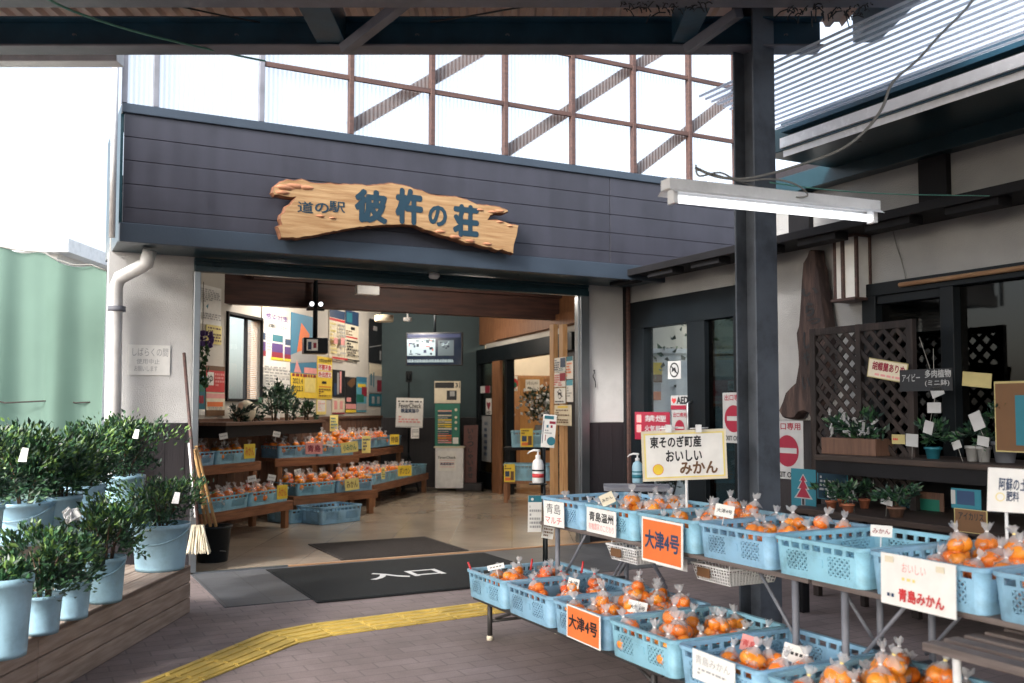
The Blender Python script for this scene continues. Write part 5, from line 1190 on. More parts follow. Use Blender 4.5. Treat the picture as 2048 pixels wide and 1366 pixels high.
# stickers on the far glass
def dsign(name, label, cat, box, base, items, y=-.06, **k): return signp(name, label, cat, DRW, box, y, base, items, **k)
dsign('door_sticker','white heart sticker on the dark sliding door','sticker',(972,797,983,829),'white',[('p',[(.5,.25),(.15,.6),(.2,.8),(.5,.7),(.8,.8),(.85,.6)],'crimson'),('t','AED',.1,.05,.9,.22,.03,'black')])
dsign('door_sticker','tall grey banner hanging on the dark sliding door','banner',(964,832,982,923),'grey',lines(.3,.1,.7,.9,6,'navy'))
dsign('door_sticker','red and white stickers high on the dark sliding door','sticker',(961,772,980,786),'white',[('r',.5,0,1,1,'crimson')])
# notices stuck on the slat posts
def nsign(label, box, base, items, y=-.37): return dsign('notice', label, 'notice', box, base, items, y=y)
nsign('blue and white notice at the top of the slat post',(1109,715,1131,744),'white',[('r',.55,.3,1,.95,'navy'),*lines(.05,.1,.5,.9,5,'navy'),*lines(.55,.05,.95,.3,2,'teal')])
nsign('red tinted notice under the blue and white one',(1109,745,1131,774),'white',[('r',.5,.4,1,.95,'crimson'),*lines(.05,.1,.5,.9,5,'red'),*lines(.5,.05,.95,.35,2,'red')])
nsign('white no dogs notice with a black ring',(1109,776,1131,807),'white',[('c',.5,.6,.32,'black'),('c',.5,.6,.26,'white'),('p',[(.25,.75),(.3,.8),(.78,.45),(.72,.4)],'black'),('p',[(.35,.5),(.4,.7),(.6,.72),(.65,.5),(.55,.5),(.5,.6)],'black'),*lines(.1,.06,.9,.2,1,'black')])
nsign('cream printed notice with yellow heading',(1109,810,1143,851),'offwhite',[('r',.2,.86,.8,.95,'yellow'),*lines(.1,.1,.9,.8,6,'brownpr')], -.38)
nsign('blue headed price sheet touching the steel jamb, upper one',(1133,713,1146,758),'white',[('r',0,.8,1,1,'teal'),*lines(.1,.1,.9,.75,5,'orcard')])
nsign('blue headed price sheet touching the steel jamb, lower one',(1133,760,1146,804),'white',[('r',0,.75,1,1,'cyan'),*lines(.1,.1,.9,.7,5,'grey')])
# rack with deep crates in front of the sliding door
rk = Fr(D(1007, 960, 13.2), R(-4)); zl, zu = .30, .76
t = thing('display_shelf', 'dark timber rack with two rows of deep crates before the sliding door', 'shelf', (rk.o.x, rk.o.y, .008), rk.rz)
for z_ in (zl, zu): mb = MB(); mb.box(0,1.15,0,.45,z_-.04,z_); mb.build('board', M['woodorz'] if z_ == zl else M['dark'], t, bevel=.004)
for xx in (0,1.09):
    for yy in (0,.39): mb = MB(); mb.box(xx,xx+.06,yy,yy+.06,0,zl-.041); mb.build('leg', M['woodorz'], t, bevel=.004)
    mb = MB(); mb.box(xx,xx+.05,.4,.45,zl,zu-.041); mb.build('post', M['dark'], t)
for z_, x_, lb in ((zl+.01,.0,'deep crate on the lower board of the rack, left one'),(zl+.01,.56,'deep crate on the lower board of the rack, right one'),(zu+.01,.1,'deep crate on the upper board of the rack, left one'),(zu+.01,.62,'deep crate on the upper board of the rack, right one')):
    crate(rk,0,0,0,lb,'deep crates on the rack', rz=R(90), scale=(.85,.88,1.5), w3=rk.W(x_+.53,0,z_))
fill(rk,.6,0,zu+.1,.5,.4,grid(3,2),'bagged fruit on the upper right crate of the rack','fruit on the rack',(0,1,2),.05)
for b_, tx, lb in (((1041,857,1066,894),None,'yellow picture leaflet on the upper crates of the rack'),((1008,928,1030,964),None,'yellow picture leaflet on the lower crates of the rack'),((1116,862,1146,879),'みかん','yellow card on the upper right crate of the rack'),((1118,935,1146,953),'甘平','yellow card on the lower right crate of the rack')):
    signp('price_card', lb, 'price card', rk, b_, -.02, 'yellow', [('t',tx,.1,.2,.9,.8,.02,'black')] if tx else [('r',.1,.3,.5,.6,'navy'),('r',.1,.08,.6,.25,'orcard'),('r',.6,.1,.9,.6,'brownpr'),*lines(.08,.68,.92,.95,2,'brownpr')])
t = thing('folded_chair', 'black folded metal chair frame leaning before the rack', 'chair', (D(1130,960,12.4).x, 12.4, .008), R(-10))
for k in range(3):
    x_ = -.12+k*.12; mb = MB(); mb.tube([(x_,0,.95),(x_+.09,-.03,.72),(x_+.02,0,.5),(x_+.09,-.05,.3),(x_,.0,0)], .013); mb.build('frame_tube', M['darkfr'], t)
mb = MB(); mb.box(-.14,.16,-.01,.01,.93,.96); mb.build('top_bar', M['darkfr'], t, bevel=.004)
# shop room content
def rp(px, py, y): x_, z_ = DRW.pix(px, py, y); return DRW.W(x_, y, z_)
PF = Fr(D(1060, 800, 17.3), R(-12)); a = PF.pix(1040, 800)[0]; b = PF.pix(1086, 800)[0]; zz = PF.pix(1060, 756)[1]
mb = MB(); mb.box(0,b-a,0,.04,0,zz); tag(mb.build('partition_board', wood('ochre_board', (.42,.21,.07), (.52,.28,.11), 2), None, PF.W(a, 0, .008), (0,0,PF.rz)), 'ochre partition board standing in the room past the sliding door', 'board')
signp('notice', 'white paper notice on the ochre partition board', 'notice', PF, (1051,759,1079,782), -.02, 'white', [('t','いらっしゃい',.1,.55,.9,.85,.02,'black'),*lines(.15,.15,.85,.4,1,'black')])
signp('poster','round red and green fruit poster at the left of the room','poster', PF, (1021,752,1035,782), -.1, 'white', [('c',.4,.5,.35,'red'),('c',.5,.4,.2,'green')])
fl_ = D(1085, 850, 15.4); t = thing('flower_bouquet', 'big bunch of white flowers in the room past the sliding door', 'flowers', fl_)
mb = MB(); bush(mb, (0,0,.30), .30,.25,.28, 700, .07, 41, m=(0,0,3)); mb.build('foliage', LEAF, t)
mb = MB(); q = random.Random(8)
for k in range(120):
    v = Vector((q.gauss(0,.15), q.gauss(0,.13), .30+q.gauss(0,.15))); mb.obox(v, (.05,.012,.04), Euler((q.uniform(0,6),q.uniform(0,6),q.uniform(0,6))).to_matrix())
mb.build('blossoms', M['whitepl'], t)
mb = MB(); mb.lathe([(.0,-.32),(.11,-.32),(.13,-.05),(.12,0)], (0,0,0), 16); mb.build('vase', M['grey'], t)
mb = MB(); mb.box(-.7,.7,-.3,.3,-.03,0); 
for xx in (-.66,.62):
    for yy in (-.27,.23): mb.box(xx,xx+.04,yy,yy+.04,-(fl_.z-.33),-.03)
tag(mb.build('flower_table', M['dark'], None, (fl_.x, fl_.y, fl_.z-.325), (0,0,DRW.rz)), 'dark table under the white flowers in the inner room', 'table')

# sanitiser stand by the entrance
def bottle(label, loc, sc, mt, bands):
    t = thing('pump_bottle', label, 'pump bottle', loc, R(150)); t.scale = (sc,)*3
    mb = MB(); mb.lathe([(0,0),(.034,0),(.037,.006),(.037,.115),(.030,.14),(.014,.155),(.013,.165)], (0,0,0), 22); mb.build('bottle_body', M[mt], t)
    mb = MB(); mb.lathe([(.0372,.035),(.0374,.035),(.0374,.06),(.0372,.06)], (0,0,0), 22); mb.lathe([(.0372,.075),(.0374,.075),(.0374,.085),(.0372,.085)], (0,0,0), 22, 1); mb.build('bottle_print', [M[bands[0]], M[bands[1]]], t)
    mb = MB(); mb.lathe([(.016,.158),(.016,.175),(.006,.178),(.005,.2)], (0,0,0), 14); mb.tube([(-.012,0,.203),(.03,0,.206),(.06,0,.196),(.075,0,.182)], [.008,.007,.005,.004], seg=8); mb.build('pump_head', M['whitepl'], t)
    return t
ss = D(1076, 966, 7.55); t = thing('sanitiser_stand', 'black pole stand with a small shelf beside the steel jamb', 'stand', (ss.x+.05, ss.y+.03, .005))
mb = MB(); mb.tube([(0,0,0),(0,0,1.0)], .012); mb.build('pole', M['darkfr'], t); mb = MB(); mb.lathe([(0,.012),(.15,.012),(.155,0)], (0,0,0), 24); mb.build('stand_base', M['darkfr'], t)
mb = MB(); mb.box(-.12,.02,-.09,.05,ss.z-.017,ss.z-.007); mb.build('shelf_plate', M['darkfr'], t, bevel=.003)
bottle('white hand sanitiser bottle with a red band on the black stand', ss, 1.25, 'whitepl', ('red','black'))
signp('notice_board','white disinfection notice on top of the black stand','notice', Fr(D(1097,862,7.5), R(6)), (1084,829,1111,895), 0, 'white', [('r',.1,.86,.8,.96,'teal'),('r',.5,.72,.95,.8,'crimson'),('r',.05,.12,.1,.8,'navy'),('r',.3,.6,.45,.68,'teal'),('r',.6,.6,.75,.68,'crimson'),*lines(.2,.4,.9,.55,2,'grey'),('r',.25,.2,.3,.38,'crimson'),('c',.72,.2,.13,'teal')], roll=R(5))
signp('notice_board','teal topped notice hanging low on the black stand, left sheet','notice', Fr(D(1070,1020,6.3), R(12)), (1056,991,1083,1064), 0, 'white', [('r',0,.82,1,1,'teal'),('c',.3,.9,.04,'white'),*lines(.1,.1,.9,.75,6,'grey')], roll=R(.8))
signp('notice_board','white notice hanging low on the black stand, right sheet','notice', Fr(D(1095,1055,6.35), R(12)), (1085,1044,1108,1077), 0, 'white', [*lines(.1,.1,.9,.85,4,'brownpr')], roll=R(10))
q = D(1092, 1030, 6.4); t = thing('sign_stand', 'black pole carrying the two low hanging notices', 'stand', (q.x, q.y, 0)); mb = MB(); mb.tube([(0,0,.0),(0,0,.7)], .012); mb.build('pole', M['darkfr'], t); mb = MB(); mb.lathe([(0,.012),(.13,.012),(.135,0)], (0,0,0), 24); mb.build('stand_base', M['darkfr'], t)
# grey tray table with second bottle
tt = D(1275, 972, 7.1); t = thing('tray_table', 'small grey tray table with crossed legs behind the upper crates', 'table', (tt.x, tt.y, .004), R(-5))
mb = MB(); mb.box(-.25,.25,-.17,.17,tt.z-.03,tt.z-.012); mb.box(-.25,.25,-.18,-.165,tt.z-.03,tt.z); mb.box(-.25,.25,.165,.18,tt.z-.03,tt.z); mb.build('tray', M['steel2'], t, bevel=.004)
for s_ in (-1,1):
    mb = MB(); mb.tube([(-.2,s_*.14,tt.z-.03),(.2,s_*.14,0)], .01); mb.build('leg', M['steel2'], t); mb = MB(); mb.tube([(.2,s_*.12,tt.z-.03),(-.2,s_*.12,0)], .01); mb.build('leg', M['steel2'], t)
bottle('pale blue hand sanitiser bottle on the grey tray table', D(1275, 966, 7.1), 1.05, 'bucket', ('teal','teal'))
# wall details on the shop front
signp('notice','white paper notice on the left plaster wall','notice', FAC, (256,690,340,750), -.008, 'white', [('t','しばらくの間',.1,.62,.95,.9,0,'grey'),('t','使用中止',.2,.36,.75,.54,0,'grey'),('t','お願いします',.15,.12,.7,.3,0,'grey')], t=.003)
q = FAC.W(FAC.pix(1187,760,-.02)[0], -.02); q.z = FAC.pix(1187,742,-.02)[1]; mb = MB(); mb.tube([(0,0,0),(.015,0,.012),(.01,0,-.02),(-.005,0,-.05),(.02,0,-.1),(.025,0,-.16)], .004, seg=6); tag(mb.build('wire_hook', M['darkfr'], None, q, (0,0,FAC.rz)), 'thin bent wire hook on the pale wall right of the steel jamb', 'hook')

# broom, sticks and black bucket by the left jamb
q = G(425, 1124); t = thing('black_bucket', 'black bucket standing inside the left end of the threshold', 'bucket', (q.x, q.y, .008))
mb = MB(); mb.lathe([(0,0),(.12,0),(.125,.01),(.15,.28),(.16,.285),(.16,.3),(.143,.3),(.118,.012),(0,.012)], (0,0,0), 28); mb.build('body', M['darkfr'], t)
mb = MB(); mb.tube([(.15*math.cos(a),.15*math.sin(a)*.3-.13,.1+.0*a) for a in [R(x) for x in range(0,181,20)]], .004, seg=6); mb.build('handle', M['cable'], t)
def pole_thing(label, a, b, r, mt, name='bamboo_pole', cat='pole', group=None):
    mb = MB(); A = Vector(a); Bq = Vector(b); mb.tube([Vector((0,0,0)), (Bq-A)*.5, Bq-A], r, seg=8); return tag(mb.build(name, M[mt], None, A), label, cat, group)
for i, (x0,y0,x1,y1,lb) in enumerate(((392,893,432,1052,'bamboo pole leaning in the bucket, the frontmost'),(388,900,421,1052,'bamboo pole leaning in the bucket, the middle one'),(401,965,410,1048,'short bamboo pole nearly upright by the bucket'))):
    pole_thing(lb, D(x1,y1,7.75), D(x0,y0,7.35), .013, 'bamboo', group='bamboo poles by the left jamb')
pole_thing('pale metal pole leaning beside the left jamb', D(392,1035,7.2), D(379,886,7.3), .014, 'whitepl', 'metal_pole')
t = thing('broom', 'broom with a worn reddish handle and white bristles against the left wall', 'broom', D(398,1108,7.0))
h0 = t.location; A = D(396,1050,7.0)-h0; Bq = D(368,706,7.3)-h0
mb = MB(); mb.tube([A, (A+Bq)/2, Bq], .013); mb.build('handle', M['purlin'], t)
mb = MB(); q = random.Random(2)
for k in range(70):
    u_ = q.uniform(-1,1); a_ = A + Vector((u_*.04, q.uniform(-.02,.02), .0)); b_ = Vector((u_*.085, q.uniform(-.04,.04), q.uniform(-.0,.02))); mb.bar(a_, b_, .006, .006)
mb.build('bristles', M['offwhite'], t)

# ================================================================== deck with buckets of evergreen
dz = .30
Pf = G(380, 1224); Pn = Vector((-2.15, 2.2, 0)); dk = Fr(Pf, math.atan2(Pn.y-Pf.y, Pn.x-Pf.x))     # x towards us along the front edge
Ld = 4.2
t = thing('timber_deck', 'two tier weathered timber deck carrying the buckets', 'deck', Pf, dk.rz)
M['deckx'] = wood('weathered_board', (.28,.205,.16), (.44,.34,.275), 0, rough=.75)
mb = MB()
for i, (z0, z1) in enumerate(((.0,.092),(.098,.19),(.196,dz-.004))):
    for x0, x1 in ((0,1.88),(1.886,Ld)): mb.box(x0, x1, -.03, .0, z0, z1)
mb.v = [(v[0], v[1], v[2]) for v in mb.v]
mb.build('face_board', M['deckx'], t, bevel=.004)
mb = MB()
for i in range(7): mb.box(0, Ld, -.01-(i+1)*.13+.004+.01, -.01-i*.13+.01, dz-.03, dz)
mb.v = [(v[0], v[1]+.0, v[2]) for v in mb.v]; mb.build('deck_board', M['deckx'], t, bevel=.004)
mb = MB()
for i in range(6): mb.box(.05, Ld, -.95-(i+1)*.13+.004, -.95-i*.13, .57, .6)
mb.box(.05, Ld, -.95, -.92, dz, .6); mb.build('upper_board', M['deckx'], t, bevel=.004)
mb = MB(); mb.box(0,.03,-1.8,-.03,0,dz-.031); mb.build('end_board', M['deckx'], t, bevel=.003)
def bucket(px, pyb, pyr, wpx, z, label, seed, handle=True, plant=True, prx=1.0, prz=1.0, n=1100):
    p = G(px, pyb, z); d = p.y; h = (G(px,pyb,z).z*0) + (D(px, pyr, d).z - z); r = wpx/2/FPX*d
    t = thing('bucket', label, 'bucket', (p.x, p.y, z), seed*.7, 'pale blue buckets on the timber deck')
    mb = MB(); mb.lathe([(0,.004),(r*.80,.004),(r*.82,.0),(r*.83,.02),(r*.90,h*.55),(r*.905,h*.56),(r*.955,h*.90),(r*1.0,h*.905),(r*1.0,h),(r*.95,h),(r*.93,h*.9),(r*.8,.02),(0,.02)], (0,0,0), 36); mb.build('pail', M['bucket'], t)
    a0 = -.7*seed + R(-90)
    if handle:
        mb = MB(); pts = []
        for k in range(13):
            a = math.pi*k/12; pts.append((math.cos(a)*r*1.03, -math.sin(a)*r*.45*1.0-r*.62*math.sin(a), h*.93-math.sin(a)*h*.33))
        # the handle hangs on the side facing the forecourt
        Mh = Matrix.Rotation(-seed*.7, 3, 'Z'); mb.tube([Mh@Vector(q) for q in pts], .0045, seg=6); mb.build('handle', M['bucket'], t)
    if plant:
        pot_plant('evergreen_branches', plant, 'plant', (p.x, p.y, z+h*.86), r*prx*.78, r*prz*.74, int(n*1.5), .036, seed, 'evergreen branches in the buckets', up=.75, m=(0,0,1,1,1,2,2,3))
    return p, h, r
bucket(320,1138,1046,112,dz,'big pale blue bucket alone at the far end of the deck',1,True,'spreading evergreen branches in the big far bucket',1.55,1.15,1500)
bucket(209,1203,1113,78,dz,'small bucket with a tilted handle beside the big far one',2,True,'dark flowering branches in the small bucket beside the big far one',1.9,1.9,1300)
bucket(144,1236,1160,70,dz,'smallest bucket in the middle of the front row',3,False,'dark branches in the smallest front bucket',1.6,1.6,1000)
bucket(82,1266,1188,78,dz,'plain bucket between the smallest and the nearest one',4,False,'bright green branches in the plain front bucket',2.3,2.2,1500)
bucket(-2,1312,1153,120,dz,'nearest tall bucket cut by the left edge of the picture',5,False,'bright leafy branches in the nearest tall bucket',.9,.5,500)
bucket(245,1032,950,84,.6,'upper tier bucket nearest to the shop wall',6,False,'tall bushy evergreen in the upper tier bucket nearest the wall',1.9,1.8,2200)
bucket(168,1060,970,78,.6,'second bucket from the wall on the upper tier',7,True,'dense evergreen in the second upper tier bucket',1.7,2.0,1800)
bucket(48,1088,1003,112,.6,'wide bucket with a hanging handle near the left edge, upper tier',8,True,'tall dark evergreen in the wide upper tier bucket',1.5,1.75,2400)
bucket(118,1080,990,84,.6,'bucket half hidden between two others on the upper tier',12,False,'evergreen in the half hidden upper tier bucket',1.5,1.6,1300)
bucket(-60,1120,1010,120,.6,'upper tier bucket mostly outside the left edge',9,False,'dark evergreen at the left edge on the upper tier',1.5,1.6,1500)
for i, (px, py, d, s, lb) in enumerate(((47,910,4.4,.035,'white paper tag on the tall dark evergreen at left'),(142,1033,4.75,.045,'large white blossom on the dark branches'),(119,1108,4.4,.035,'white blossom low on the bright branches, upper one'),(114,1142,4.35,.035,'white blossom low on the bright branches, lower one'),(352,996,5.75,.038,'white tag on the big far bucket branches'),(272,868,6.0,.032,'pale tag on the bushy evergreen by the wall'),(118,895,5.0,.025,'small pale tag between the two left evergreens'))):
    mb = MB(); q = random.Random(i)
    if 'blossom' in lb:
        for k in range(16): a = q.uniform(0,6.28); b_ = q.uniform(-.6,1); mb.obox((math.cos(a)*s*.5, math.sin(a)*s*.5, b_*s*.5), (s*.9,s*.15,s*.7), Euler((q.uniform(-1,1),b_,a)).to_matrix())
    else: mb.prism([(-s*.6,-s),(s*.6,-s*.8),(s*.5,s),(-s*.4,s*.9)], .003)
    tag(mb.build('blossom' if 'blossom' in lb else 'paper_tag', M['whitepl'], None, D(px,py,d), (0,R(12),R(-10))), lb, 'blossom' if 'blossom' in lb else 'tag')

# ================================================================== carved name board on the fascia
ol = [(543,385),(547,372),(560,362),(575,357),(590,359),(605,356),(622,363),(640,365),(662,364),(680,367),(710,366),(740,369),(762,366),(785,364),(800,367),(815,370),(830,376),(845,379),(860,386),(885,390),(912,391),(935,397),(955,407),(975,408),(1000,412),(1016,418),(1018,424),(1008,429),(995,428),(982,433),(976,438),(988,438),(1003,440),(1018,445),(1039,450),(1036,470),(1030,490),(1028,509),(1015,506),(1004,501),(996,503),(982,497),(965,495),(948,489),(930,488),(915,481),(900,476),(880,472),(862,464),(850,462),(830,453),(806,451),(790,452),(760,453),(720,456),(690,461),(660,467),(630,473),(600,478),(575,478),(561,477),(557,464),(553,452),(562,448),(558,438),(560,428),(566,424),(570,412),(580,407),(586,398),(592,396),(575,396),(558,392),(548,392)]
NB = thing('name_board', 'long live edge wooden name board with dark carved characters on the fascia', 'signboard', FAC.W(0, YF-.13, 0), FAC.rz)
q = random.Random(4)
P2 = [FAC.pix(px, py, YF-.13) for px, py in ol]
P3 = []
for i in range(len(P2)):
    a, b = P2[i], P2[(i+1)%len(P2)]
    P3.append(a)
    Lq = math.hypot(b[0]-a[0], b[1]-a[1]); nsub = int(Lq/.03)
    for k in range(1, nsub): s_ = k/nsub; P3.append((a[0]+(b[0]-a[0])*s_+q.uniform(-.004,.004), a[1]+(b[1]-a[1])*s_+q.uniform(-.004,.004)))
P3 = P3[::-1]
# pale face inset from a darker bark edge that slopes back
def inset(P, d):
    n = len(P); o = []
    for i in range(n):
        a = Vector(P[i-1]); c = Vector(P[(i+1)%n]); t_ = (c-a)
        if t_.length < 1e-6: o.append(P[i]); continue
        t_.normalize(); nn = Vector((t_.y, -t_.x)); o.append((P[i][0]+nn.x*d, P[i][1]+nn.y*d))
    return o
area = sum(P3[i-1][0]*P3[i][1]-P3[i][0]*P3[i-1][1] for i in range(len(P3)))
sg = 1 if area < 0 else -1
PI2 = inset(P3, .012*sg); n = len(P3)
mb = MB()
mb.add([(x,0,z) for x,z in PI2], [list(range(n))[::1]], 0)
vs_ = [(x,0,z) for x,z in PI2] + [(x,.02,z) for x,z in P3] + [(x,.065,z) for x,z in P3]
mb.add(vs_, [(j*n+i, j*n+(i+1)%n, (j+1)*n+(i+1)%n, (j+1)*n+i) for j in range(2) for i in range(n)], 1); mb.add([(x,.065,z) for x,z in P3], [list(range(n))], 1)
mb.build('plank', [M['slab'], M['slabedge']], NB)
# rough bark patches left on the lower edge and the ends
mb = MB()
for (px, py, r_) in ((570,375,.05),(590,372,.05),(612,375,.045),(565,385,.04),(640,432,.025),(665,436,.02),(880,463,.035),(910,474,.04),(940,482,.035),(975,488,.03),(1000,422,.03),(985,424,.03),(960,420,.025),(1000,444,.025),(1020,452,.02)):
    x_, z_ = FAC.pix(px, py, YF-.13); nn = 12; vs_ = [(x_, -.012, z_)]
    for ring, (fr_, yy) in enumerate(((.6,-.009),(1.0,.001))):
        for k in range(nn): a = 2*math.pi*k/nn; rr = r_*fr_*q.uniform(.8,1.15); vs_.append((x_+math.cos(a)*rr*1.5, yy, z_+math.sin(a)*rr*.45))
    mb.add(vs_, [(0,1+(k+1)%nn,1+k) for k in range(nn)] + [(1+k,1+(k+1)%nn,1+nn+(k+1)%nn,1+nn+k) for k in range(nn)], 0, True)
mb.build('bark_patch', M['slabpale'], NB)
def nbt(ch, x0,y0,x1,y1, b):
    a = FAC.pix(x0, y1, YF-.13); c = FAC.pix(x1, y0, YF-.13); mb = MB(); mb.text(ch, a[0], a[1], c[0], c[1], -.0022, 0, b, fit=True); mb.build('character', M['carve'], NB)
nbt('道',595,405,626,424,.012); nbt('の',630,408,657,424,.02); nbt('駅',658,405,690,423,.012)
nbt('彼',712,386,772,440,.052); nbt('杵',793,384,843,443,.055); nbt('の',858,415,892,449,.045); nbt('荘',908,415,955,469,.052)
for px in (640, 940):
    x_, z_ = FAC.pix(px, 420, YF-.13); mb = MB(); mb.tube([(x_,.06,z_),(x_,.115,z_)], .015); mb.build('standoff', M['steel2'], NB)

# ================================================================== wing wall things
DW = Fr(RW.W(0, -.10), RW.rz)
zo_ = lambda x, y: (1550 + x/3.104, 420 + y/3.104)
od = [(225,248),(270,248),(278,330),(294,380),(300,460),(310,520),(320,600),(335,690),(345,800),(335,900),(345,1000),(330,1100),(300,1180),(255,1290),(235,1300),(225,1270),(195,1252),(165,1262),(140,1295),(110,1300),(60,1292),(35,1245),(60,1185),(78,1130),(115,1090),(140,1070),(158,960),(155,880),(148,820),(144,765),(158,720),(165,640),(170,560),(176,440),(186,330),(212,285)]
P4 = [DW.pix(*zo_(x, y)) for x, y in od]
DB = thing('driftwood_board', 'tall driftwood board with black carved welcome characters on the wing wall', 'signboard', DW.W(0,0,0), RW.rz)
P4 = P4[::-1]; mb = MB(); n = len(P4)
PI4 = inset(P4, .015*(1 if sum(P4[i-1][0]*P4[i][1]-P4[i][0]*P4[i-1][1] for i in range(n)) < 0 else -1))
mb.add([(x,-.03,z) for x,z in PI4], [list(range(n))], 0); vs_ = [(x,-.03,z) for x,z in PI4]+[(x,.0,z) for x,z in P4]+[(x,.06,z) for x,z in P4]
mb.add(vs_, [(j*n+i, j*n+(i+1)%n, (j+1)*n+(i+1)%n, (j+1)*n+i) for j in range(2) for i in range(n)], 0, True); mb.build('plank', mat('driftwood_plank', (.03,.018,.017), .75, col2=(.085,.052,.045), scale=4, stretch=(4,4,.7), bump=.6, bscale=20), DB)
for ch, (x0,y0,x1,y1) in zip('いらっしゃい', ((190,480,282,540),(212,575,262,660),(225,670,300,712),(200,760,240,860),(195,880,240,960),(190,1040,235,1110))):
    a = DW.pix(*zo_(x0,y1)); c = DW.pix(*zo_(x1,y0)); mb = MB(); mb.text(ch, a[0],a[1],c[0],c[1], -.033, 0, .04, fit=True); mb.build('character', M['black'], DB)
# paper wall lantern
x0, z0 = RW.pix(1676, 600, -.12); x1, z1 = RW.pix(1716, 473, -.12)
t = thing('wall_lantern', 'tall white paper lantern with brown wooden frame on the wing wall', 'lamp', RW.W(x0, -.14, z0), RW.rz); w_, h_ = x1-x0, z1-z0
mb = MB()
for xx, yy in ((0,0),(w_,0),(w_*.5,-.03),(0,.13),(w_,.13)): mb.box(xx-.011, xx+.011, yy-.011, yy+.011, 0, h_)
mb.box(-.015,w_+.015,-.04,.135,-.02,0); mb.box(-.015,w_+.015,-.04,.135,h_,h_+.02); mb.build('frame', M['purlin'], t, bevel=.002)
mb = MB(); mb.add([(0,.0,.0),(w_*.5,-.022,.0),(w_*.5,-.022,h_),(0,0,h_),(w_,0,0),(w_,0,h_),(0,.12,0),(0,.12,h_),(w_,.12,0),(w_,.12,h_)], [(0,1,2,3),(1,4,5,2),(6,0,3,7),(4,8,9,5)]); mb.build('paper_shade', M['white'], t)
# cables on the wall
cable('wall_crack_wire','thin dark wire running down the wing wall above the window','wire',[RW.W(RW.pix(px,py,-.01)[0],-.012,RW.pix(px,py,-.01)[1]) for px,py in ((1785,455),(1793,490),(1803,520),(1812,558))], .003, 'cable')
# lattice panels
LF = Fr(RW.W(0, -.42), RW.rz); xa, zt_ = LF.pix(1622, 655); xb, _ = LF.pix(1828, 640); zb_ = .95; za_ = LF.pix(1725,648)[1]
t = thing('lattice_panel', 'dark brown diamond lattice screen standing before the wing window', 'screen', LF.W(xa, 0, 0), RW.rz); Lx = xb-xa
mb = MB()
for a, b in ((0,.05),(Lx*.5-.02,Lx*.5+.02),(Lx-.05,Lx)): mb.box(a, b, -.02, .02, 0, za_)
mb.box(.05,Lx-.05,-.018,.018,za_-.05,za_-.002); mb.box(.05,Lx-.05,-.018,.018,.72,.77); mb.build('frame', M['drift'], t, bevel=.003)
mb = MB(); p_ = .105
k = -20
while k < 40:
    for sgn in (1,-1):
        u0 = k*p_; zlo, zhi = .77, za_-.05; ua = u0; ub = u0 + sgn*(zhi-zlo)
        # clip to [.05, Lx-.05]
        t0, t1 = 0., 1.; du = ub-ua; ok = True
        for lim, s_ in ((.05,1),(Lx-.05,-1)):
            f0, f1 = (ua-lim)*s_, (ub-lim)*s_
            if f0 < 0 and f1 < 0: ok = False
            elif f0 < 0: t0 = max(t0, f0/(f0-f1))
            elif f1 < 0: t1 = min(t1, f0/(f0-f1))
        if ok and t1-t0 > .02: mb.bar((ua+du*t0, sgn*.006, zlo+(zhi-zlo)*t0), (ua+du*t1, sgn*.006, zlo+(zhi-zlo)*t1), .03, .011, up=(0,1,0))
    k += 1
mb.build('lattice_slats', M['drift'], t)
# staging shelves with pots
SF = Fr(RW.W(0, -.95), RW.rz); xs, zs = SF.pix(1572, 913); zs = (zs + SF.pix(1975, 932)[1])/2
xs2 = 7.5
t = thing('plant_staging', 'dark two level timber staging with potted plants along the wing wall', 'staging', SF.W(xs, 0, 0), RW.rz); zl2 = SF.pix(1760, 1036)[1]
M['stagetop'] = wood('dark_brown_top', (.022,.014,.011), (.05,.032,.025), 0)
mb = MB(); mb.box(0, xs2-xs, .25, .85, zs-.035, zs); mb.build('upper_board', M['stagetop'], t, bevel=.004)
mb = MB(); mb.box(0, xs2-xs, 0, .85, zl2-.035, zl2); mb.build('lower_board', M['stagetop'], t, bevel=.004)
mb = MB(); mb.box(0, xs2-xs, .26, .29, zs-.12, zs-.036); mb.box(0, xs2-xs, .83, .85, zl2, zs-.036); mb.build('apron', M['dark'], t)
for xx in (.05, 1.7, 3.3, 4.6):
    for yy, zz in ((.02, zl2-.036), (.78, zl2-.036)):
        mb = MB(); mb.box(xx, xx+.06, yy, yy+.06, 0, zz); mb.build('leg', M['dark'], t, bevel=.004)
for xx in (1.55, 2.6):
    mb = MB(); mb.box(xx, xx+.05, .62, .67, zs, 1.75); mb.build('post', M['dark'], t, bevel=.003)
def onst(px, py, y, z): x_, _z = SF.pix(px, py, y); return SF.W(x_, y, z)
def terr(px, y, z, r_, h_, label, seed, n=160, mt='terra', fl=None):
    p = onst(px, 900, y, z); t = thing('potted_plant', label, 'potted plant', p, 0, 'potted plants on the staging')
    mb = MB(); mb.lathe([(0,0),(r_*.7,0),(r_*.92,h_*.8),(r_*1.05,h_*.8),(r_*1.05,h_),(r_*.9,h_),(r_*.85,h_*.85),(0,h_*.85)], (0,0,0), 20); mb.build('pot', M[mt], t)
    mb = MB(); bush(mb, (0,0,h_+r_*1.2), r_*1.6, r_*1.6, r_*1.4, n, .045, seed, m=fl or (0,1,3,3)); mb.build('foliage', LEAF, t)
terr(1661,.12,zl2,.035,.055,'small red rimmed terracotta pot before the chalk tree board',51); terr(1694,.08,zl2,.04,.05,'low terracotta pot, second from the chalk tree board',52)
terr(1727,.35,zl2,.035,.06,'terracotta pot set further back on the lower board',53); terr(1790,.12,zl2,.05,.06,'dark leafy pot in the middle of the lower board',54,260,'dado_in'); terr(1683,.3,zl2,.03,.05,'tiny terracotta pot behind the low one',55)
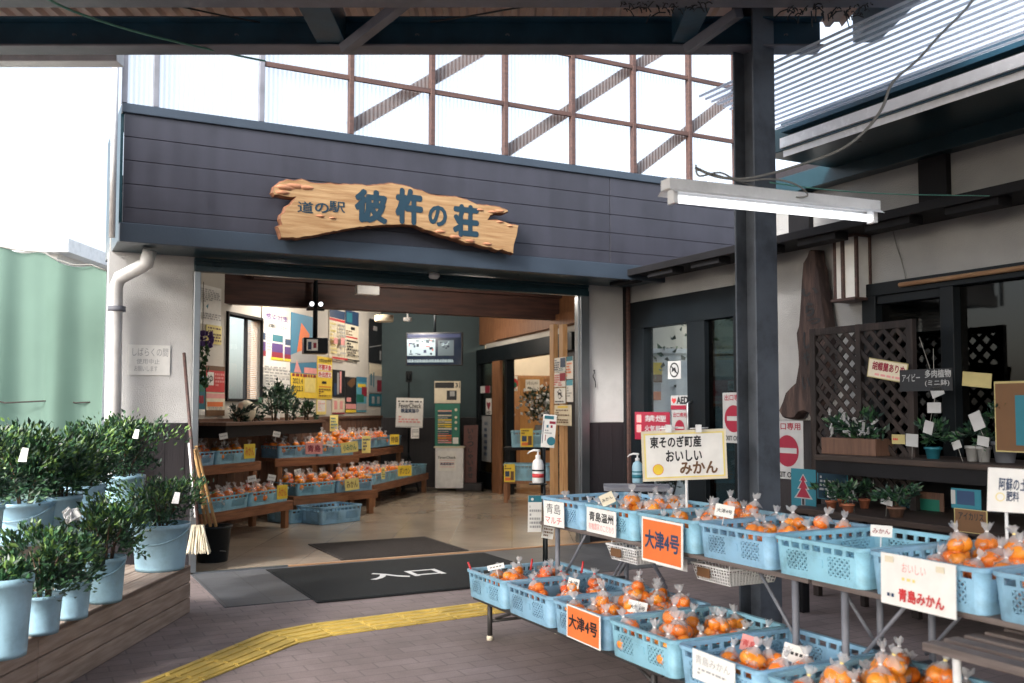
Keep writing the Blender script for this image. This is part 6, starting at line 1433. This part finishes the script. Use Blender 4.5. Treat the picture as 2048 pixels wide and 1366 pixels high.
terr(1866,.5,zs,.05,.07,'dark green pot under the hanging white tags',56,240,'teal')
terr(1945,.45,zs,.04,.09,'pale grey pot at the near end of the upper board, left of two',57,120,'grey'); terr(1968,.45,zs,.04,.09,'pale grey pot at the near end of the upper board, right of two',58,120,'grey')
terr(2010,.5,zs,.07,.12,'grey leafy pot beside the brown picture board',59,400,'steel2')
p = onst(1705, 900, .5, zs); t = thing('planter_box', 'brown planter box with silvery foliage on the upper board', 'planter', p, RW.rz)
mb = MB(); mb.box(-.18,.28,-.1,.1,0,.11); mb.build('trough', M['dado_in'], t, bevel=.004)
mb = MB(); bush(mb, (.05,0,.17), .2,.1,.1, 500, .06, 60, m=(0,3,3,1)); mb.build('foliage', LEAF, t)
mb = MB(); q = random.Random(61)
for k in range(34): v = Vector((.05+q.gauss(0,.1), q.gauss(0,.05)-.05, .18+q.gauss(0,.05))); mb.obox(v, (.05,.006,.018), Euler((q.uniform(0,6),q.uniform(0,6),q.uniform(0,6))).to_matrix())
mb.build('silver_leaves', M['grey'], t)
# signs in that corner
def rsign(name, label, cat, box, base, items, y, **k): return signp(name, label, cat, RW, box, y, base, items, **k)
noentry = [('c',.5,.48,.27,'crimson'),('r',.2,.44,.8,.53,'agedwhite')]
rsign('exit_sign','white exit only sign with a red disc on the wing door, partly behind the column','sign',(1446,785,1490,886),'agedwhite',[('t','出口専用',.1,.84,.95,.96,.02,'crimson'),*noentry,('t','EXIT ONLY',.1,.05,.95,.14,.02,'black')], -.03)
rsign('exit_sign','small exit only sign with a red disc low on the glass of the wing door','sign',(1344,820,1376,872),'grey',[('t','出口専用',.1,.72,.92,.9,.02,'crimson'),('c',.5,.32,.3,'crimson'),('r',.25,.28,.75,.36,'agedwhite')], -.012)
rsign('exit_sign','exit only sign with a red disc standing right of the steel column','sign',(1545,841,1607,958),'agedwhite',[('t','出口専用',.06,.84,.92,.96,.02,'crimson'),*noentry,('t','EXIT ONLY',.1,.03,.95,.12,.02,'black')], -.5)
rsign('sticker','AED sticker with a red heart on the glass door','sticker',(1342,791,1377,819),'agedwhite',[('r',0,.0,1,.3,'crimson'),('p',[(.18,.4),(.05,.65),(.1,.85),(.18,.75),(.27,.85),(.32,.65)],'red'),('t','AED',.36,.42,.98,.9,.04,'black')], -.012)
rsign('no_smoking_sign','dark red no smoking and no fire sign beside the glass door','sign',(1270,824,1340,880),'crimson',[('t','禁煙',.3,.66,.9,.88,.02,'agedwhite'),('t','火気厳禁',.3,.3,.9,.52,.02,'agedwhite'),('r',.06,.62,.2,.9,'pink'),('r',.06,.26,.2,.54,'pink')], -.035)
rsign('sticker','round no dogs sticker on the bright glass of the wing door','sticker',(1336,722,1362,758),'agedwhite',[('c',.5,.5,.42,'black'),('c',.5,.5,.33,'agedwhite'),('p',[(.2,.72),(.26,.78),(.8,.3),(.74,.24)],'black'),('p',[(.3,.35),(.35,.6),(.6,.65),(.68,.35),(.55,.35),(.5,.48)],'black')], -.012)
rsign('chalk_board','dark green board with a white and red chalk fir tree','chalkboard',(1583,938,1632,1016),'dkgreen' if 'dkgreen' in M else 'teal',
  [('p',[(.5,.88),(.33,.68),(.42,.68),(.25,.48),(.36,.48),(.12,.24),(.88,.24),(.64,.48),(.75,.48),(.58,.68),(.67,.68)],'grey'),('p',[(.5,.84),(.38,.7),(.46,.7),(.32,.5),(.42,.5),(.22,.27),(.78,.27),(.58,.5),(.68,.5),(.54,.7),(.62,.7)],'crimson'),('r',.42,.06,.58,.24,'grey'),('r',.45,.08,.55,.24,'dado')], -.80)
rsign('chalk_board','teal chalk board with lines of writing behind the small pots','chalkboard',(1635,946,1696,1000),'teal',[('r',.03,.03,.97,.97,'carve'),*lines(.1,.3,.9,.9,4,'grey')], -.5)
rsign('framed_board','dark framed notice leaning behind the middle pots','board',(1746,945,1776,990),'grey',[('r',.08,.05,.95,.97,'black')], -.4)
rsign('framed_board','brown oval framed board at the back of the lower level','board',(1790,983,1888,1036),'dado_in',[('r',.08,.2,.45,.75,'carve'),('r',.5,.2,.92,.75,'green')], -.35)
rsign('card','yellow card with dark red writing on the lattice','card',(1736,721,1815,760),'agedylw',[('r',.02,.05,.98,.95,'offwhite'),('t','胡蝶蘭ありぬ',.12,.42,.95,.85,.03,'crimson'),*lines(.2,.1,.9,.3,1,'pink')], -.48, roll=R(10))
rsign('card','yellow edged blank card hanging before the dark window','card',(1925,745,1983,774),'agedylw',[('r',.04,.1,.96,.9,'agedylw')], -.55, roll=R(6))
rsign('chalk_lettering_board','black board with white handwriting above the hanging tags','board',(1800,738,1905,782),'black',[('t','アイビー',.05,.45,.4,.8,.01,'agedwhite'),('t','多肉植物',.5,.6,.98,.95,.02,'agedwhite'),('t','(ミニ鉢)',.5,.2,.95,.5,.01,'agedwhite')], -.6)
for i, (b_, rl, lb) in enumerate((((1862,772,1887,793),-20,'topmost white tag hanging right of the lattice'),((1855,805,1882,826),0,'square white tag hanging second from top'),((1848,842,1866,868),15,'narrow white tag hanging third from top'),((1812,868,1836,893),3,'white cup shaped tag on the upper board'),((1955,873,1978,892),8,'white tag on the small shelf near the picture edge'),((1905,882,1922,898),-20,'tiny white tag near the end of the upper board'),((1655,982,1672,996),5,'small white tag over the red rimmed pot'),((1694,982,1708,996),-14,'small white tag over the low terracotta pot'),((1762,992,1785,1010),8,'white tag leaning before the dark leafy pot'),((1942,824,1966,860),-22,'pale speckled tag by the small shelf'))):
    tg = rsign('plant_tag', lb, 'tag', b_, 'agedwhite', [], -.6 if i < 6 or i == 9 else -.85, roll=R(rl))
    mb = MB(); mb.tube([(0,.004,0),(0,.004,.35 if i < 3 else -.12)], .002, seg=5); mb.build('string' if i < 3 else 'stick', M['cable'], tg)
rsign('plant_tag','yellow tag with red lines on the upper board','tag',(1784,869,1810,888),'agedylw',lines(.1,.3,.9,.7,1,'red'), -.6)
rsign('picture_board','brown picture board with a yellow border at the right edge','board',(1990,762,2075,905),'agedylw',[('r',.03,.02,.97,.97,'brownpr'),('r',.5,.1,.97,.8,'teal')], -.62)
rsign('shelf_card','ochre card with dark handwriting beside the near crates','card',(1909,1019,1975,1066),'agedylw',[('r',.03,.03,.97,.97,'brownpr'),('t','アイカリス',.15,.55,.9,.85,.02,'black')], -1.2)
rsign('poster','teal picture sheet above the ochre card','poster',(1903,978,1962,1018),'teal',[('r',.2,.2,.8,.9,'navy'),('r',0,.2,.15,.9,'grey')], -1.05)
nb = Fr(D(2025, 980, 3.5), R(-8))
signp('notice_board','white handwritten board at the right edge above the near crates','signboard', nb, (1975,938,2100,1026), 0, 'white', [('t','阿蘇の土',.18,.5,.62,.78,.02,'navy'),('t','肥料',.3,.26,.5,.48,.02,'navy'),('c',.2,.34,.1,'ylw2'),('c',.2,.34,.08,'white')], roll=R(3))
q = nb.W(-.02, .01, D(2025,1026,3.5).z); mb = MB(); mb.tube([(0,0,0),(0,0,-(q.z-ZTU))], .006); tag(mb.build('sign_pole', M['whitepl'], None, q), 'thin white pole holding up the white board at the right edge', 'pole')
# yard behind the glass door
for px0,py0,px1,py1,base,its,lb in ((1298,725,1324,765,'yellow',[('r',0,0,1,.4,'brownpr')],'yellow poster on the outdoor wall'),(1298,766,1322,800,'orcard',[('r',0,.5,1,1,'grey')],'orange poster on the outdoor wall')):
    signp('poster', lb+' seen through the glass door', 'poster', Fr(YD.W(0,-.03), YD.rz), (px0,py0,px1,py1), 0, base, its)
p = YD.W(.95, .8); pot_plant('garden_shrub', 'sunlit shrub beyond the outdoor wall seen through the glass door', 'shrub', (p.x,p.y,1.0), .6,.9, 5500, .12, 70, m=(1,2,2,0))
p = YD.W(.3, -.8); pot_plant('garden_shrub', 'low dark shrub before the outdoor wall seen through the glass door', 'shrub', (p.x,p.y,.3), .25,.3, 500, .09, 71, m=(0,0,1))
# bird nests / hanging ornaments under the canopy
for i, (px, py, d, lb) in enumerate(((1325,10,4.7,'tangle of dried vine hanging under the canopy left of the column'),(1660,22,4.7,'tangle of dried vine hanging under the canopy right of the column'))):
    mb = MB(); q = random.Random(80+i)
    for k in range(60):
        a = q.uniform(-.22,.22); b = q.gauss(0,.02); v = Vector((a, q.uniform(-.03,.03), b)); w2 = v + Vector((q.gauss(0,.03), q.gauss(0,.02), q.gauss(-.005,.025))); mb.tube([v, (v+w2)/2+Vector((0,0,.01)), w2], .0035, seg=4)
    tag(mb.build('dried_vine', M['black'], None, D(px,py,d)), lb, 'vine')
